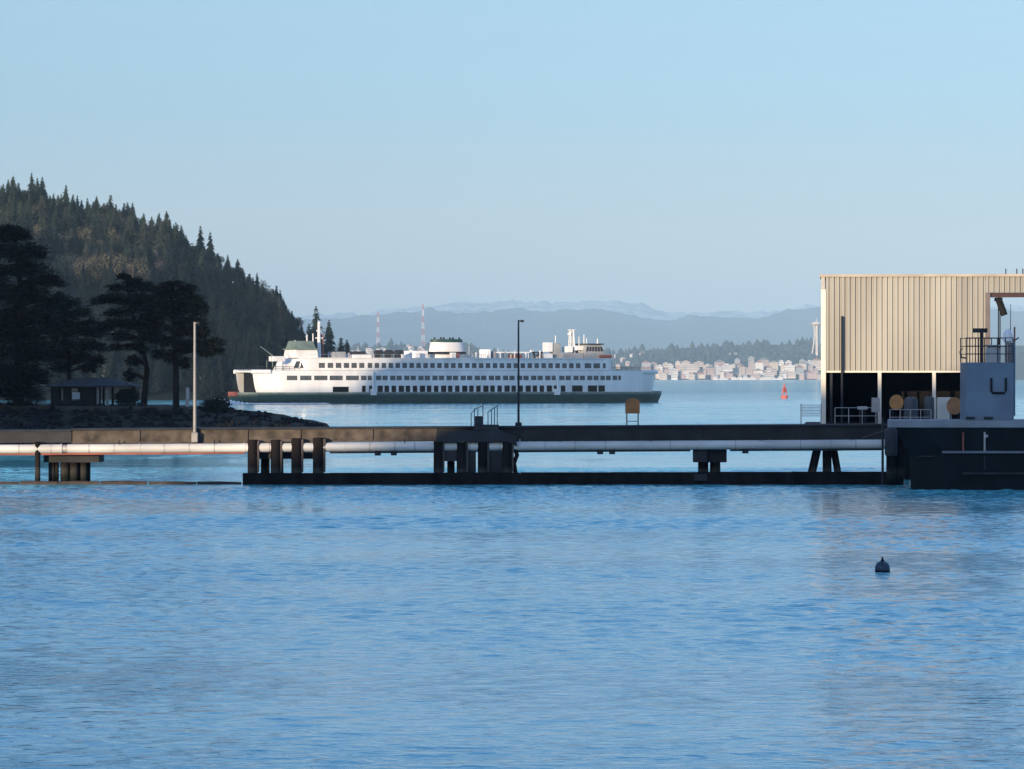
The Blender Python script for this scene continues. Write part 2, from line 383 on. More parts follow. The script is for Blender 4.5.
# ------------------------------------------------------------------ the ferry
def build_ferry():
    TH = R(24.0); ct, st = math.cos(TH), math.sin(TH)
    Wd = 22.0; hw = Wd / 2
    Y0 = 1135.0                                   # near side plane passes X at the left end
    XL = XP(257, Y0)
    # near side line: (XL + a*ct, Y0 + a*st), a from the left end of the white side wall
    def a_of(px):
        k = (px - 512) / F
        return (k * Y0 - XL) / (ct - k * st)
    def z_of(py, px):
        return ZP(py, Y0 + a_of(px) * st)
    L = a_of(661)
    cx, cy = XL + ct * L / 2 - st * hw, Y0 + st * L / 2 + ct * hw
    root = thing("ferry", "long white double ended car ferry with a dark green hull crossing the harbour mouth", "ferry", (cx, cy, 0), TH)
    A = lambda px: a_of(px) - L / 2
    H = L / 2
    def Ab(px, b):                                # the same for a point b metres off the centre line
        k = (px - 512) / F; xb, yb = XL - st * (b + hw), Y0 + ct * (b + hw)
        return (k * yb - xb) / (ct - k * st) - H
    def half(a, end, taper, full=hw):             # half width of the plan at a
        t = max(0, (abs(a) - (H - taper)) / taper)
        return full - (full - end) * min(1, t) ** 1.9
    stations = [-H + L * i / 60 for i in range(61)]
    # hull
    mb = MB(); rings = []
    for i in range(61):
        a = (-H - 3.2) + (L + 6.4) * i / 60
        w = (half(a, 7.2, 30) if abs(a) < H else 7.2 - 3.0 * (abs(a) - H) / 3.2)
        rings.append([(a*.985, -w*.86, -1.2), (a*.99, -w*.95, .3), (a, -w-.25, 2.2), (a, -w-.25, 3.05), (a, w+.25, 3.05), (a, w+.25, 2.2), (a*.99, w*.95, .3), (a*.985, w*.86, -1.2)])
    mb.loft(rings); mb.build("hull", M_green, root)
    mb = MB(); rings = []
    for i in range(61):
        a = (-H - 3.3) + (L + 6.6) * i / 60
        w = (half(a, 7.2, 30) if abs(a) < H else 7.2 - 3.0 * (abs(a) - H) / 3.3) + .55
        rings.append([(a, -w, 2.75), (a, -w, 3.35), (a, w, 3.35), (a, w, 2.75)])
    mb.loft(rings); mb.build("rubbing_strake", M_lgreen, root)
    for s, a in ((-1, -H - 3.4), (1, H + 3.4)):   # landing bumpers at both ends
        MB().box(a - .3, a + .3, -3.6, 3.6, 2.2, 3.5).build("bumper", M_rust if s < 0 else M_black, root)
    # side walls with real openings
    def wall(z0, z1, holes, side, a0, a1, end, taper, full, thick=.22, slope0=None):
        cuts = sorted(set([a0, a1] + [a for a in stations if a0 < a < a1] + [h for q in holes for h in q[:2]]))
        zc = sorted(set([z0, z1] + [h for q in holes for h in q[2:]]))
        m = MB()
        for a, b in zip(cuts, cuts[1:]):
            for c, d in zip(zc, zc[1:]):
                am, zm = (a + b) / 2, (c + d) / 2
                if any(q[0] < am < q[1] and q[2] < zm < q[3] for q in holes): continue
                wa, wb = half(a, end, taper, full) * side, half(b, end, taper, full) * side
                sg = -side * thick
                def sh(x, z):
                    return slope0(x, z) if slope0 else x
                p = [(sh(a, c), wa, c), (sh(b, c), wb, c), (sh(b, d), wb, d), (sh(a, d), wa, d)]
                q2 = [(x, y + sg, z) for x, y, z in p]
                m.add(p + q2, [(0,1,2,3),(4,7,6,5),(0,4,5,1),(1,5,6,2),(2,6,7,3),(3,7,4,0)])
        return m
    def win(a, b, c, d, side, end, taper, full, name="window", inset=.10):
        wa, wb = half(a, end, taper, full) * side, half(b, end, taper, full) * side
        sg = -side * inset
        m = MB().add([(a, wa+sg, c), (b, wb+sg, c), (b, wb+sg, d), (a, wa+sg, d), (a, wa+2*sg, c), (b, wb+2*sg, c), (b, wb+2*sg, d), (a, wa+2*sg, d)],
                     [(0,1,2,3),(4,7,6,5),(0,4,5,1),(1,5,6,2),(2,6,7,3),(3,7,4,0)])
        return m.build(name, M_fglass, root)
    Z1, Z2 = 3.35, 9.75                            # car deck level, passenger deck level
    Z3 = 13.3
    holes, row2 = [], []
    for x0, x1 in ((289,299),(301.5,312.5),(315,328),(330,343),(346,359)): row2.append((x0, x1))
    row2 += [(361, 366.8), (367.6, 373.5)]
    x = 376.0
    while x < 598:
        row2 += [(x, x + 5.4), (x + 6.4, x + 11.8)]; x += 14.1
    row2 += [(601, 606), (607, 612), (614, 619), (620, 623)]
    row2 = [(A(p), A(q)) for p, q in row2]
    for p, q in row2: holes.append((p, q, 6.9, 8.25))
    car = [(333, 349), (362, 366), (369, 374)]
    x = 377.5; k = 0
    while x < 566:
        car.append((x, x + (4.7 if k % 3 else 5.6))); x += 7.05; k += 1
    car += [(572, 583), (588, 598), (599, 606)]
    for p, q in car:
        holes.append((A(p), A(q), 2.9 + .5, 5.3 if p != 333 else 5.0))
    def flare(x, z):                               # the wall ends lean out towards the top, then curve in to the foot
        e = abs(x) - (H - 6)
        if e <= 0: return x
        t = (z - Z1) / (Z2 - Z1)
        return math.copysign(H - 6 + e * (.78 + .22 * max(0, min(1, t)) ** .6), x)
    zl = [(-H, H, Z1 + (Z2 - Z1) * k / 6, Z1 + (Z2 - Z1) * k / 6) for k in range(1, 6)]
    for side in (-1, 1):
        wall(Z1, Z2, holes + zl, side, -H, H, 7.2, 30, hw, slope0=flare).build("side_wall", M_white, root)
    for p, q in row2: win(p, q, 6.9, 8.25, -1, 7.2, 30, hw)
    # rounded caps on the wall ends
    for side in (-1, 1):
        for s in (-1, 1):
            pts = [(s * (H - 5.2 + 5.6 * i / 6), side * half(H - 5.2 + 5.2 * i / 6, 7.2, 30), Z2 - .35) for i in range(7)]
            MB().tube(pts, .62, 8).build("wall_cap", M_white, root, True)
    MB().box(-H + .3, -H + .9, -7, 7, Z2 - .55, Z2 - .1).build("end_beam", M_white, root)
    MB().box(H - .9, H - .3, -7, 7, Z2 - .55, Z2 - .1).build("end_beam", M_white, root)
    for side in (-1, 1):
        q = MB()
        pts = [(-H + 2.6 + (L - 5.2) * i / 60) for i in range(61)]
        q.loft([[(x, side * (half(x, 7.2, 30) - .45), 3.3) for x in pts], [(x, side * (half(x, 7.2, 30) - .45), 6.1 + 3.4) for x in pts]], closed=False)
        q.build("car_deck_shade_sheet", M_dark, root, fix=False) if side > 0 else None  # dark sheet added for the shade inside the ferry's open end
    MB().box(-H + 9, -H + 9.3, -6.5, 9.5, 3.3, 9.6).build("car_deck_shade_panel", M_black, root)  # black panel added to keep the open end dark
    # passenger deck plate, unseen inner wall
    def plate(z0, z1, a0, a1, end, taper, full, name, m):
        k = 50; up = [(a0 + (a1-a0)*i/k, half(a0 + (a1-a0)*i/k, end, taper, full)) for i in range(k+1)]
        MB().slab([(x, -w) for x, w in up] + [(x, w) for x, w in reversed(up)], z0, z1).build(name, m, root)
    plate(Z2 - .09, Z2 + .12, -H + 1, H - 1, 7.0, 30, hw - .25, "deck_plate", M_deck)
    plate(6.15, 6.35, -H + 9, H - 9, 7.0, 30, hw - .5, "mezzanine_deck", M_dark)
    MB().box(-H + 16, H - 16, -2.4, 2.4, 3.1, 9.5).build("inner_light_stop", M_dark, root)  # wall added so light from the far side doesn't show through the openings
    # rails on the open ends of the passenger deck
    for s, c in ((-1, M_dark), (1, M_rust)):
        for side in (-1, 1):
            m = MB()
            pts = [(s * (H - 14 + 13 * i / 8), side * (half(H - 14 + 13 * i / 8, 7.2, 30) - .3), Z2 + 1.1) for i in range(9)]
            m.tube(pts, .07, 5); m.tube([(x, y, z - .5) for x, y, z in pts], .05, 5)
            for q in pts: m.tube([(q[0], q[1], Z2), q], .05, 5)
            m.build("railing", c, root)
    # passenger cabin
    C0, C1 = A(309), A(614)
    row1 = []
    for x0, x1 in ((320.5,326.5),(329,334.5),(337,342.5),(344.8,350.2),(352.3,357.8),(360,365.3)): row1.append((x0, x1))
    x = 368.5
    while x < 582: row1.append((x, x + 4.6)); x += 6.95
    row1 += [(586, 593), (595, 602), (605, 608)]
    row1 = [(A(p), A(q)) for p, q in row1]
    h1 = [(p, q, 10.5, 12.0) for p, q in row1]
    CF = hw - .6
    for side in (-1, 1):
        wall(Z2 + .12, Z3, h1 if side < 0 else [], side, C0, C1, 6.4, 34, CF).build("cabin_wall", M_white, root)
    for p, q in row1: win(p, q, 10.5, 12.0, -1, 6.4, 34, CF)
    wl = half(C0, 6.4, 34, CF); wr = half(C1, 6.4, 34, CF)
    plate(Z3, Z3 + .22, C0 - .6, C1 + .6, 6.4, 34, CF + .35, "cabin_roof", M_white)
    # slanting glazed fronts of the cabin
    for s, aa, ww, px in ((-1, C0, wl, 294), (1, C1, wr, 620)):
        tip = A(px)
        f = MB().loft([[(aa, -ww, Z2 + .12), (tip, -ww * .72, Z2 + .12), (tip, ww * .72, Z2 + .12), (aa, ww, Z2 + .12)],
                       [(aa, -ww, Z3 - .1), (tip + (aa - tip) * .42, -ww * .74, Z3 - .1), (tip + (aa - tip) * .42, ww * .74, Z3 - .1), (aa, ww, Z3 - .1)]]).build("cabin_front", M_white, root)
        for t0, t1 in ((.14, .40), (.52, .80)):
            def q(t, z):
                u = .42 * (z - Z2) / (Z3 - Z2)
                xa = tip + (aa - tip) * u
                return (xa + (aa - xa) * (1 - t), -(ww * (1 - .27 * t)) - .06, z)
            MB().add([q(t0, 10.5), q(t1, 10.5), q(t1, 12.5), q(t0, 12.5)] + [(x, y + .08, z) for x, y, z in (q(t0, 10.5), q(t1, 10.5), q(t1, 12.5), q(t0, 12.5))],
                     [(0,1,2,3),(4,7,6,5),(0,4,5,1),(1,5,6,2),(2,6,7,3),(3,7,4,0)]).build("window", M_glass, root)
    # left open shelter deck with its davit
    aL = A(276)
    MB().bev(A(278), A(291), -6.5, -3.2, Z2 + 2.7, Z2 + 4.2, .15).build("rescue_boat", M_white, root)
    m = MB().tube([(A(279), -6, Z2), (A(278), -6, Z2 + 4.8)], .16, 6).tube([(A(278.6), -6, Z2 + 4.4), (A(266), -6.4, Z2 + 7.0)], .17, 6)
    for px in (274, 283, 290): m.tube([(A(px), -5, Z2), (A(px), -5, Z2 + 2.9)], .12, 6)
    m.build("davit", M_lgreen, root)
    # pilothouses
    ZR = Z3 + .22
    def house(px0, px1, top_px0, top_px1, y_top, w, first):
        A = lambda px: Ab(px, -w)
        a0, a1 = A(px0), A(px1); z1 = z_of(y_top, (px0 + px1) / 2)
        zb = ZR + .9
        b = MB().loft([[(a0, -w, ZR), (a1, -w, ZR), (a1, w, ZR), (a0, w, ZR)], [(a0, -w, zb), (a1, -w, zb), (a1, w, zb), (a0, w, zb)],
                       [(A(top_px0), -w, z1), (A(top_px1), -w, z1), (A(top_px1), w, z1), (A(top_px0), w, z1)]]).build("pilothouse", M_white if first else M_deck, root)  # the right one is a darker grey than the left
        n = 0 if first else 6
        for i in range(n):
            t0, t1 = (i + .12) / n, (i + .88) / n
            lo, hi = zb + (z1 - zb) * .38, zb + (z1 - zb) * .80
            q = lambda t, z: (a0 + (a1 - a0) * t + ((A(top_px0) - a0) * (1 - t) + (A(top_px1) - a1) * t) * (z - zb) / (z1 - zb), -w - .05, z)
            MB().add([q(t0, lo), q(t1, lo), q(t1, hi), q(t0, hi)] + [(x, y + .04, z) for x, y, z in (q(t0, lo), q(t1, lo), q(t1, hi), q(t0, hi))],
                     [(0,1,2,3),(4,7,6,5),(0,4,5,1),(1,5,6,2),(2,6,7,3),(3,7,4,0)]).build("window", M_glass, b)
        MB().slab([(A(top_px0) - .5, -w - .7), (A(top_px1) + .5, -w - .7), (A(top_px1) + .5, w + .7), (A(top_px0) - .5, w + .7)], z1, z1 + .35).build("pilothouse_roof", M_lgreen if first else M_dark, b)
        return z1
    z = house(295, 318, 296, 317, 349.5, 4.6, True)
    MB().loft([[(Ab(295, -4), -4, z+.35), (Ab(316, -4), -4, z+.35), (Ab(316, -4), 4, z+.35), (Ab(295, -4), 4, z+.35)], [(Ab(297, -4), -3, z+2.6), (Ab(314, -4), -3, z+2.6), (Ab(314, -4), 3, z+2.6), (Ab(297, -4), 3, z+2.6)]]).build("wheelhouse_glazing", M_lgreen, root)  # glazed wheelhouse, the glass's greenish reflection put into an opaque colour
    zr = house(585, 605, 587, 601.5, 344.5, 4.6, False)
    MB().box(Ab(601, -6), Ab(612, -6), -6, 6, ZR, ZR + 1.1).build("bulwark", M_rust, root)
    # masts
    def mast(px, py0, py1, r, base=1.0, m=M_white, arms=()):
        z0, z1 = z_of(py0, px), z_of(py1, px)
        q = MB().tube([(Ab(px, 0), 0, z0), (Ab(px, 0), 0, (z0+z1)/2), (Ab(px, 0), 0, z1)], [r*1.7, r*1.2, r], 8)
        for f, hlen in arms: q.tube([(Ab(px, 0) - hlen, 0, z0+(z1-z0)*f), (Ab(px, 0) + hlen, 0, z0+(z1-z0)*f)], r*.55, 6)
        return q.build("mast", m, root, True)
    mast(319, 358, 321, .42, arms=((.55, 1.1), (.75, .8)))
    mast(307, 347, 334, .18); mast(313, 347, 333, .16); mast(295, 347, 340, .2)
    mast(323, 358, 333, .16, m=M_rust)
    mast(555.5, 352, 335, .14); mast(584, 352, 334, .13); mast(597.5, 344, 338, .15); mast(579, 352, 336, .12); mast(586.5, 352, 338, .12)
    # lattice mast on the right
    m = MB(); z0, z1 = z_of(357, 571), z_of(329, 571); am = Ab(571.5, 0)
    legs = []
    for sx, sy in ((-1,-1),(1,-1),(1,1),(-1,1)):
        legs.append(((am + sx*.85, sy*.8, z0), (am + sx*.45, sy*.4, z1)))
        m.tube(legs[-1], .24 if sx > 0 else .12, 6)
    for i in range(6):
        t = i / 6; 
        for a, b in zip(legs, legs[1:] + legs[:1]):
            l = lambda g, u: tuple(g[0][k] + (g[1][k] - g[0][k]) * u for k in range(3))
            m.tube([l(a, t), l(b, t + 1/6)], .09, 5)
    m.box(am - .9, am + .9, -.7, .7, z1 - .25, z1)
    m.box(am - 1.1, am - .6, -.4, .4, z1 - 1.7, z1 - 1.0)
    m.build("lattice_mast", M_white, root)
    for x0, x1, y0, y1, w, mm in ((567,573,352,346,2.0,M_white),(576,584,350,345.5,2.2,M_white),(547,553,351.5,342,1.7,M_white),(554,561,358,343,1.6,M_deck),(543.5,553,357,353.5,3,M_white),
                                  (534,543,358,351.5,3.5,M_dark),(562,584,358,353,4,M_deck),(500,530,353,351.6,4.5,M_white),(487,491,358,349,3,M_white),(493,496,358,351,2,M_deck),(516,522,358,354,3,M_rust),
                                  (413,428,358,350.5,3.6,M_white),(353,372,358,354.5,3.0,M_white),(334,346,358,351.5,2.6,M_deck),(355,366,354,351,2,M_dark)):
        zz0, zz1 = z_of(y0, x0), z_of(y1, x0)
        if (x0, x1) in ((534,543),(500,530)):
            m = MB().box(Ab(x0, -w), Ab(x1, -w), -w, w, zz1 - .35, zz1)
            for px in (x0 + .8, (x0+x1)/2, x1 - .8):
                for sy in (-1, 1): m.tube([(Ab(px, -w), sy*(w-.3), ZR), (Ab(px, -w), sy*(w-.3), zz1 - .3)], .2, 6)
            m.build("deck_canopy", mm, root)
        else:
            MB().bev(Ab(x0, -w), Ab(x1, -w), -w, w, ZR if y0 > 355 else zz0, zz1, .12).build("deck_house", mm, root)
    for px in (374, 384, 394):                     # covered liferafts on the shelter deck
        q = MB(); q.tube([(Ab(px, -5.5), -5.5, ZR + 1.6), (Ab(px + 1.5, -5.5), -5.5, ZR + 1.6), (Ab(px + 8, -5.5), -5.5, ZR + 1.6), (Ab(px + 9, -5.5), -5.5, ZR + 1.6)], [.4, .75, .75, .4], 8)
        q.box(Ab(px + 1, -5.5), Ab(px + 8, -5.5), -6, -5, ZR, ZR + .95); q.build("liferaft_canister", M_dark, root)
    # the big oval funnel amidships
    zb, zt = z_of(351.5, 446), z_of(342, 446)
    ca = Ab(446.5, 0); sx = (Ab(464, 0) - Ab(429, 0)) / 2
    MB().lathe([(sx*.98, ZR), (sx*.98, zb - .6)], (ca, 0, 0), 28, sx=.86, sy=.40).build("funnel_base", M_white, root, True)
    fn = MB().lathe([(sx, zb), (sx*.90, zt)], (ca, 0, 0), 32, sy=.45).build("funnel", M_white, root, True)
    MB().lathe([(sx*1.09, zb - .65), (sx*1.09, zb - .01)], (ca, 0, 0), 32, sy=.5).build("funnel_skirt", M_black, fn, True)
    MB().lathe([(sx*.905, zt), (sx*.89, zt + .95)], (ca, 0, 0), 32, sy=.45).build("funnel_cap", M_green, fn, True)
    for k in range(6):
        MB().tube([(ca - 3.6 + k*1.5, -.6 if k % 2 else .7, zt + .9), (ca - 3.6 + k*1.5, -.6 if k % 2 else .7, zt + 1.5)], .3, 8).build("exhaust_pipe", M_black, fn, True)
    for px, s in ((452, .9), (416, .7)):
        MB().box(Ab(px, -5.4), Ab(px + 4, -5.4), -5.4, -3.6, ZR, z_of(352.5, px)).build("vent_box", M_white, root)
    MB().box(Ab(457, -5.4), Ab(459.5, -5.4), -5.4, -4, ZR, z_of(353, 457)).build("vent_box", M_rust, root)
    rv = random.Random(12)
    for px in (340, 349, 381, 391, 402, 407, 470, 476, 481, 485, 505, 511, 526, 531, 540, 563, 565, 590, 610, 615):
        h_ = rv.uniform(.9, 2.6); r_ = rv.uniform(.18, .45); yv = rv.uniform(-6.5, 2)
        MB().lathe([(r_ * .6, 0), (r_ * .6, h_ * .7), (r_, h_ * .75), (r_ * .9, h_ * .93), (.05, h_)], (Ab(px, yv), yv, ZR), 10).build("roof_vent", rv.choice((M_white, M_white, M_deck)), root, True)
    for px in (358, 409, 424, 469, 483, 498, 515, 533, 594, 608):
        yv = rv.uniform(-4, 2); MB().tube([(Ab(px, yv), yv, ZR), (Ab(px, yv), yv, ZR + rv.uniform(2.2, 4.2))], .06, 5).build("aerial", M_white, root)
    m = MB()                                       # thin rail round the roof
    for side in (-1, 1):
        pts = [(C0 + (C1 - C0) * i / 60, side * (half(C0 + (C1 - C0) * i / 60, 6.4, 34, CF) - .1), ZR) for i in range(61)]
        m.tube([(x, y, z + 1.0) for x, y, z in pts], .04, 4)
        for q in pts[::2]: m.tube([q, (q[0], q[1], q[2] + 1.0)], .035, 4)
    m.build("roof_railing", M_galv, root)
    for px in (372.5, 556):                        # slanting gangway chutes down the side
        MB().tube([(A(px), -hw - .25, 9.4), (A(px + (2 if px > 500 else .5)), -hw - .4, 3.6)], .4, 6).build("escape_chute", M_white, root)
        MB().box(A(px - 2.4), A(px + 3.2), -hw - .8, -hw - .02, 2.5, 4.3).build("boarding_platform", M_white, root)
    # wash at the stern
    m = MB(); rr = random.Random(5)
    for i in range(90):
        t = rr.random() ** 1.3
        px = 226 + 34 * t; a = A(px) - 2; b = -11.5 + rr.uniform(-2.5, 12) * (1 - t)
        r = rr.uniform(.5, 1.4) * (1.25 - t); h = rr.uniform(.3, 1.6) * (1.1 - t)
        if a > -H - 4 and b > -8 and a > -H: b = -hw - rr.uniform(.2, 2)
        m.lathe([(r, -.2), (r*.9, h*.5), (r*.45, h*.9), (.05, h)], (a, b, 0), 7)
    for i in range(70):
        px = 250 + 75 * rr.random(); r = rr.uniform(.3, .8)
        m.lathe([(r*2, -.1), (r*1.5, .18), (.1, .3)], (A(px), -half(A(px), 7.2, 30) - rr.uniform(.3, 1.4), 0), 6, sx=1.8)
    o = m.build("wake_foam", M_foam, None); o.location = (cx, cy, 0); o.rotation_euler = (0, 0, TH); tag(o, kind="stuff")
build_ferry()

# ------------------------------------------------------------------ the headland's trees
def conifer(h, seed, wide=.19, mi=0):
    r_ = random.Random(seed); t = MB(); c = MB()
    t.tube([(0, 0, -1), (0, 0, h*.5), (r_.uniform(-.2, .2), 0, h*.97)], [h*.018, h*.011, .03], 5)
    lv = int(h * 1.35)
    for i in range(lv):
        f = .16 + .84 * i / lv
        z = h * f; rad = h * wide * (1 - f) ** .75 * r_.uniform(.7, 1.15) + .15
        n = r_.randint(6, 9); a0 = r_.random() * 6.3
        for k in range(n):
            if r_.random() < .1: continue
            a = a0 + 6.283 * k / n + r_.uniform(-.25, .25); rr = rad * r_.uniform(.65, 1.15)
            d = Vector((math.cos(a), math.sin(a), 0)); s = Vector((-d.y, d.x, 0)); w = rr * .33
            dz = -rr * r_.uniform(.25, .6)
            b = Vector((0, 0, z))
            tip = b + d * rr + Vector((0, 0, dz)); m1 = b + d * rr * .5 + s * w + Vector((0, 0, dz * .55)); m2 = b + d * rr * .5 - s * w + Vector((0, 0, dz * .55))
            mid = b + d * rr * .5 + Vector((0, 0, dz * .2 + .25))
            c.add([b + Vector((0, 0, .35)), m1, tip, m2, mid], [(0, 1, 4), (1, 2, 4), (2, 3, 4), (3, 0, 4)])
    return t, c
def leafy(h, seed, r=.30, n=900, lf=.35):
    r_ = random.Random(seed); t = MB(); c = MB()
    t.tube([(0, 0, -1), (0, 0, h*.4), (r_.uniform(-.5, .5), 0, h*.7)], [h*.02, h*.014, h*.006], 5)
    blobs = [(Vector((r_.uniform(-1, 1)*h*r*.6, r_.uniform(-1, 1)*h*r*.6, h*r_.uniform(.42, .86))), h*r*r_.uniform(.35, .6)) for _ in range(9)]
    for p, q in blobs[:5]: t.tube([(0, 0, h*.35), tuple(p)], [h*.008, .03], 4)
    for i in range(n):
        p, q = blobs[i % 9]
        d = Vector((r_.gauss(0, 1), r_.gauss(0, 1), r_.gauss(0, 1))).normalized() * q * r_.random() ** .35
        o = p + d; u = Vector((r_.gauss(0, 1), r_.gauss(0, 1), r_.gauss(0, 1))).normalized(); v = u.cross(Vector((r_.random(), r_.random(), r_.random()))).normalized()
        s = lf * r_.uniform(.6, 1.3); c.add([o - u*s*.5, o + v*s*.3, o + u*s, o - v*s*.3], [(0, 1, 2, 3)])
    return t, c
def plant_tree(t, c, name, mats, loc=(0,0,0), rz=0, label=None, cat="tree", group=None):
    root = thing(name, label, cat, loc, rz, group)
    t.build("trunk", M_bark, root, fix=False); c.build("crown", mats, root, fix=False)
    return root
conif_proto = [plant_tree(*conifer(h, 20 + i, w), "conifer", M_conif if i % 2 else M_conif2) for i, (h, w) in enumerate(((22, .27), (19, .33), (24, .24), (17, .35), (21, .29)))]
bare_proto = [plant_tree(*leafy(h, 40 + i, r), "bare_tree", (M_bare, M_bare2, M_bare)[i]) for i, (h, r) in enumerate(((15, .30), (13, .36), (16, .27)))]
round_proto = [plant_tree(*leafy(h, 60 + i, r, 1500, .5), "evergreen", m_) for i, (h, r, m_) in enumerate(((17, .26, M_conif2), (15, .31, M_conif), (19, .22, M_conif2)))]
used = set()
def place(proto, loc, rz, sc, label, group, cat="tree"):
    o = proto if proto.name not in used else copy_tree(proto)
    used.add(proto.name)
    o.location = loc; o.rotation_euler = (0, 0, rz); o.scale = (sc, sc, sc)
    return tag(o, label, cat, group)
rt = random.Random(11)
# skyline row
n = 0
px = -14.0
while px < 344:
    Y = HL_Y + rt.uniform(-25, 25); x = XP(px, Y)
    ytop = interp(px, sky_y) + rt.uniform(-7, 9)
    z = head_h(x, Y); h = max(6.0, ZP(ytop, Y) - z)
    pr = rt.choice(conif_proto); hp = {0: 22, 1: 19, 2: 24, 3: 17, 4: 21}[conif_proto.index(pr)]
    if rt.random() < .34:
        i = rt.randrange(3); place(round_proto[i], (x, Y, z - .3), rt.random() * 6, min(1.3, .88 * h / (17, 15, 19)[i]), "round crowned dark evergreen among the pointed conifers along the headland crest", "round evergreens along the headland crest"); px += rt.uniform(2.6, 5); continue
    place(pr, (x, Y, z - .3), rt.random() * 6, min(1.35, h / hp), "dark conifer standing against the sky along the crest of the wooded headland", "conifers along the headland crest")
    px += rt.uniform(2.2, 4.4)
for px in [rt.uniform(225, 306) for _ in range(26)] + [rt.uniform(-10, 225) for _ in range(18)]:
    Y = HL_Y - rt.uniform(25, 60); x = XP(px, Y); z = head_h(x, Y); h = max(7, ZP(interp(px, sky_y) + rt.uniform(4, 12), Y) - z); i = rt.randrange(5)
    place(conif_proto[i], (x, Y, z - .3), rt.random() * 6, min(1.4, h / (22, 19, 24, 17, 21)[i]), "dark conifer standing against the sky along the crest of the wooded headland", "conifers along the headland crest")
# sunlit slope
slots = []
tries = 0
while len(slots) < 150 and tries < 6000:
    tries += 1
    px = rt.uniform(-12, 262); y = rt.uniform(188, 282)
    if y < interp(px, sky_y) + 10 or y > 262 + .06 * px: continue
    if any(abs(px - a) < 8 and abs(y - b) < 5 for a, b in slots): continue
    slots.append((px, y))
def on_slope(px, y):               # point of the front slope of the headland seen at px, y
    for k in range(240):
        Y = 1335 + k * 1.25
        x = XP(px, Y)
        if head_h(x, Y) >= ZP(y, Y): return Vector((x, Y, head_h(x, Y)))
    return None
for px, y in slots:
    p = on_slope(px, y + 26)
    if p is None: continue
    bare = rt.random() < (.5 if 30 < px < 175 and y > 205 else .2)
    if bare: place(rt.choice(bare_proto), p, rt.random()*6, rt.uniform(.8, 1.15), "bare olive brown tree among the conifers on the sunlit upper slope", "bare trees on the sunlit headland slope")
    else: place(rt.choice(conif_proto), p, rt.random()*6, rt.uniform(.65, .95), "green conifer on the sunlit upper slope of the headland below the crest", "conifers on the sunlit headland slope")
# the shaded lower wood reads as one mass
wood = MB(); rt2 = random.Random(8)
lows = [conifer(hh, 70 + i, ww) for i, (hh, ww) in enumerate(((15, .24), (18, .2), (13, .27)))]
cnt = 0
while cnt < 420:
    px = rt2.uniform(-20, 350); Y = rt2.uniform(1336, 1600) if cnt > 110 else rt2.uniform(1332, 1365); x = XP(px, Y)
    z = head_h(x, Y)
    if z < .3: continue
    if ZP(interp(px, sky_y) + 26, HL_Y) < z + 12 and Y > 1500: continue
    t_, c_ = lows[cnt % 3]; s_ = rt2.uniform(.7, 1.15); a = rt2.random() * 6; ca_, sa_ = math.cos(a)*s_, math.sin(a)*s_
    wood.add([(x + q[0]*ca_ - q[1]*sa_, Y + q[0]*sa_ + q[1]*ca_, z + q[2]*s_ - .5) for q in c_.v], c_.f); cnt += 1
tag(wood.build("shaded_wood", mat("shaded_wood_green", (.010, .017, .016), .95, .4, .1, spec=.06), fix=False), kind="stuff")  # crowns coloured darker than the upper trees to deepen the slope's shade
# conifers at the tip of the headland, over the ferry's left pilothouse
for px, ytop, Y, k, lb in ((316, 304, 1560, 2, "tallest conifer at the tip of the headland, rising beside the ferry's left mast"),
                           (329, 318, 1550, 0, "second tallest conifer at the headland tip, just beyond the ferry's left mast"),
                           (309, 322, 1552, 4, "conifer at the headland tip rising over the ferry's left pilothouse roof"),
                           (341, 336, 1540, 3, "low conifer at the outer tip of the headland above the ferry roof"),
                           (347, 338, 1545, 1, "outermost low conifer on the headland tip above the ferry roof")):
    x = XP(px, Y); h = ZP(ytop, Y) - 1.5
    place(conif_proto[k], (x, Y, 1.2), px, h / (22, 19, 24, 17, 21)[k], lb, None)
# a few pale houses low on the shaded shore
def house(name, label, x, y, z, w, d, h, rz, wallm, roofm, cat="house", group=None, win=3):
    root = thing(name, label, cat, (x, y, z), rz, group)
    MB().box(-w/2, w/2, -d/2, d/2, -1.5, h).build("wall", wallm, root)
    MB().loft([[(-w/2-.4, -d/2-.5, h), (w/2+.4, -d/2-.5, h), (w/2+.4, d/2+.5, h), (-w/2-.4, d/2+.5, h)],
               [(-w/2-.4, -.05, h + d*.32), (w/2+.4, -.05, h + d*.32), (w/2+.4, .05, h + d*.32), (-w/2-.4, .05, h + d*.32)]]).build("roof", roofm, root)
    for i in range(win):
        xx = -w/2 + w * (i + .5) / win
        MB().box(xx - w/win*.28, xx + w/win*.28, -d/2 - .06, -d/2 + .02, h*.35, h*.8).build("window", M_glass, root)
    return root
M_house = mat("house_siding", (.17, .18, .18), .8, .1, .5)
M_roofd = mat("dark_shingles", (.06, .06, .065), .9, .3, 1)
for px, y, w, lb in ((107, 371, 9, "pale waterside house on the shaded headland seen between two pine trunks"), (52, 372, 11, "pale house on the shaded shore seen over the shelter roof"), (208, 378, 7, "small pale house at the water under the shaded headland, beside the lamp post"), (222, 383, 6, "small dim boathouse at the water's edge astern of the ferry")):
    Y = 1348; house("house", lb, XP(px, Y), Y, ZP(y + 12, Y), w, 7, 4.2, .1, M_house, M_roofd)

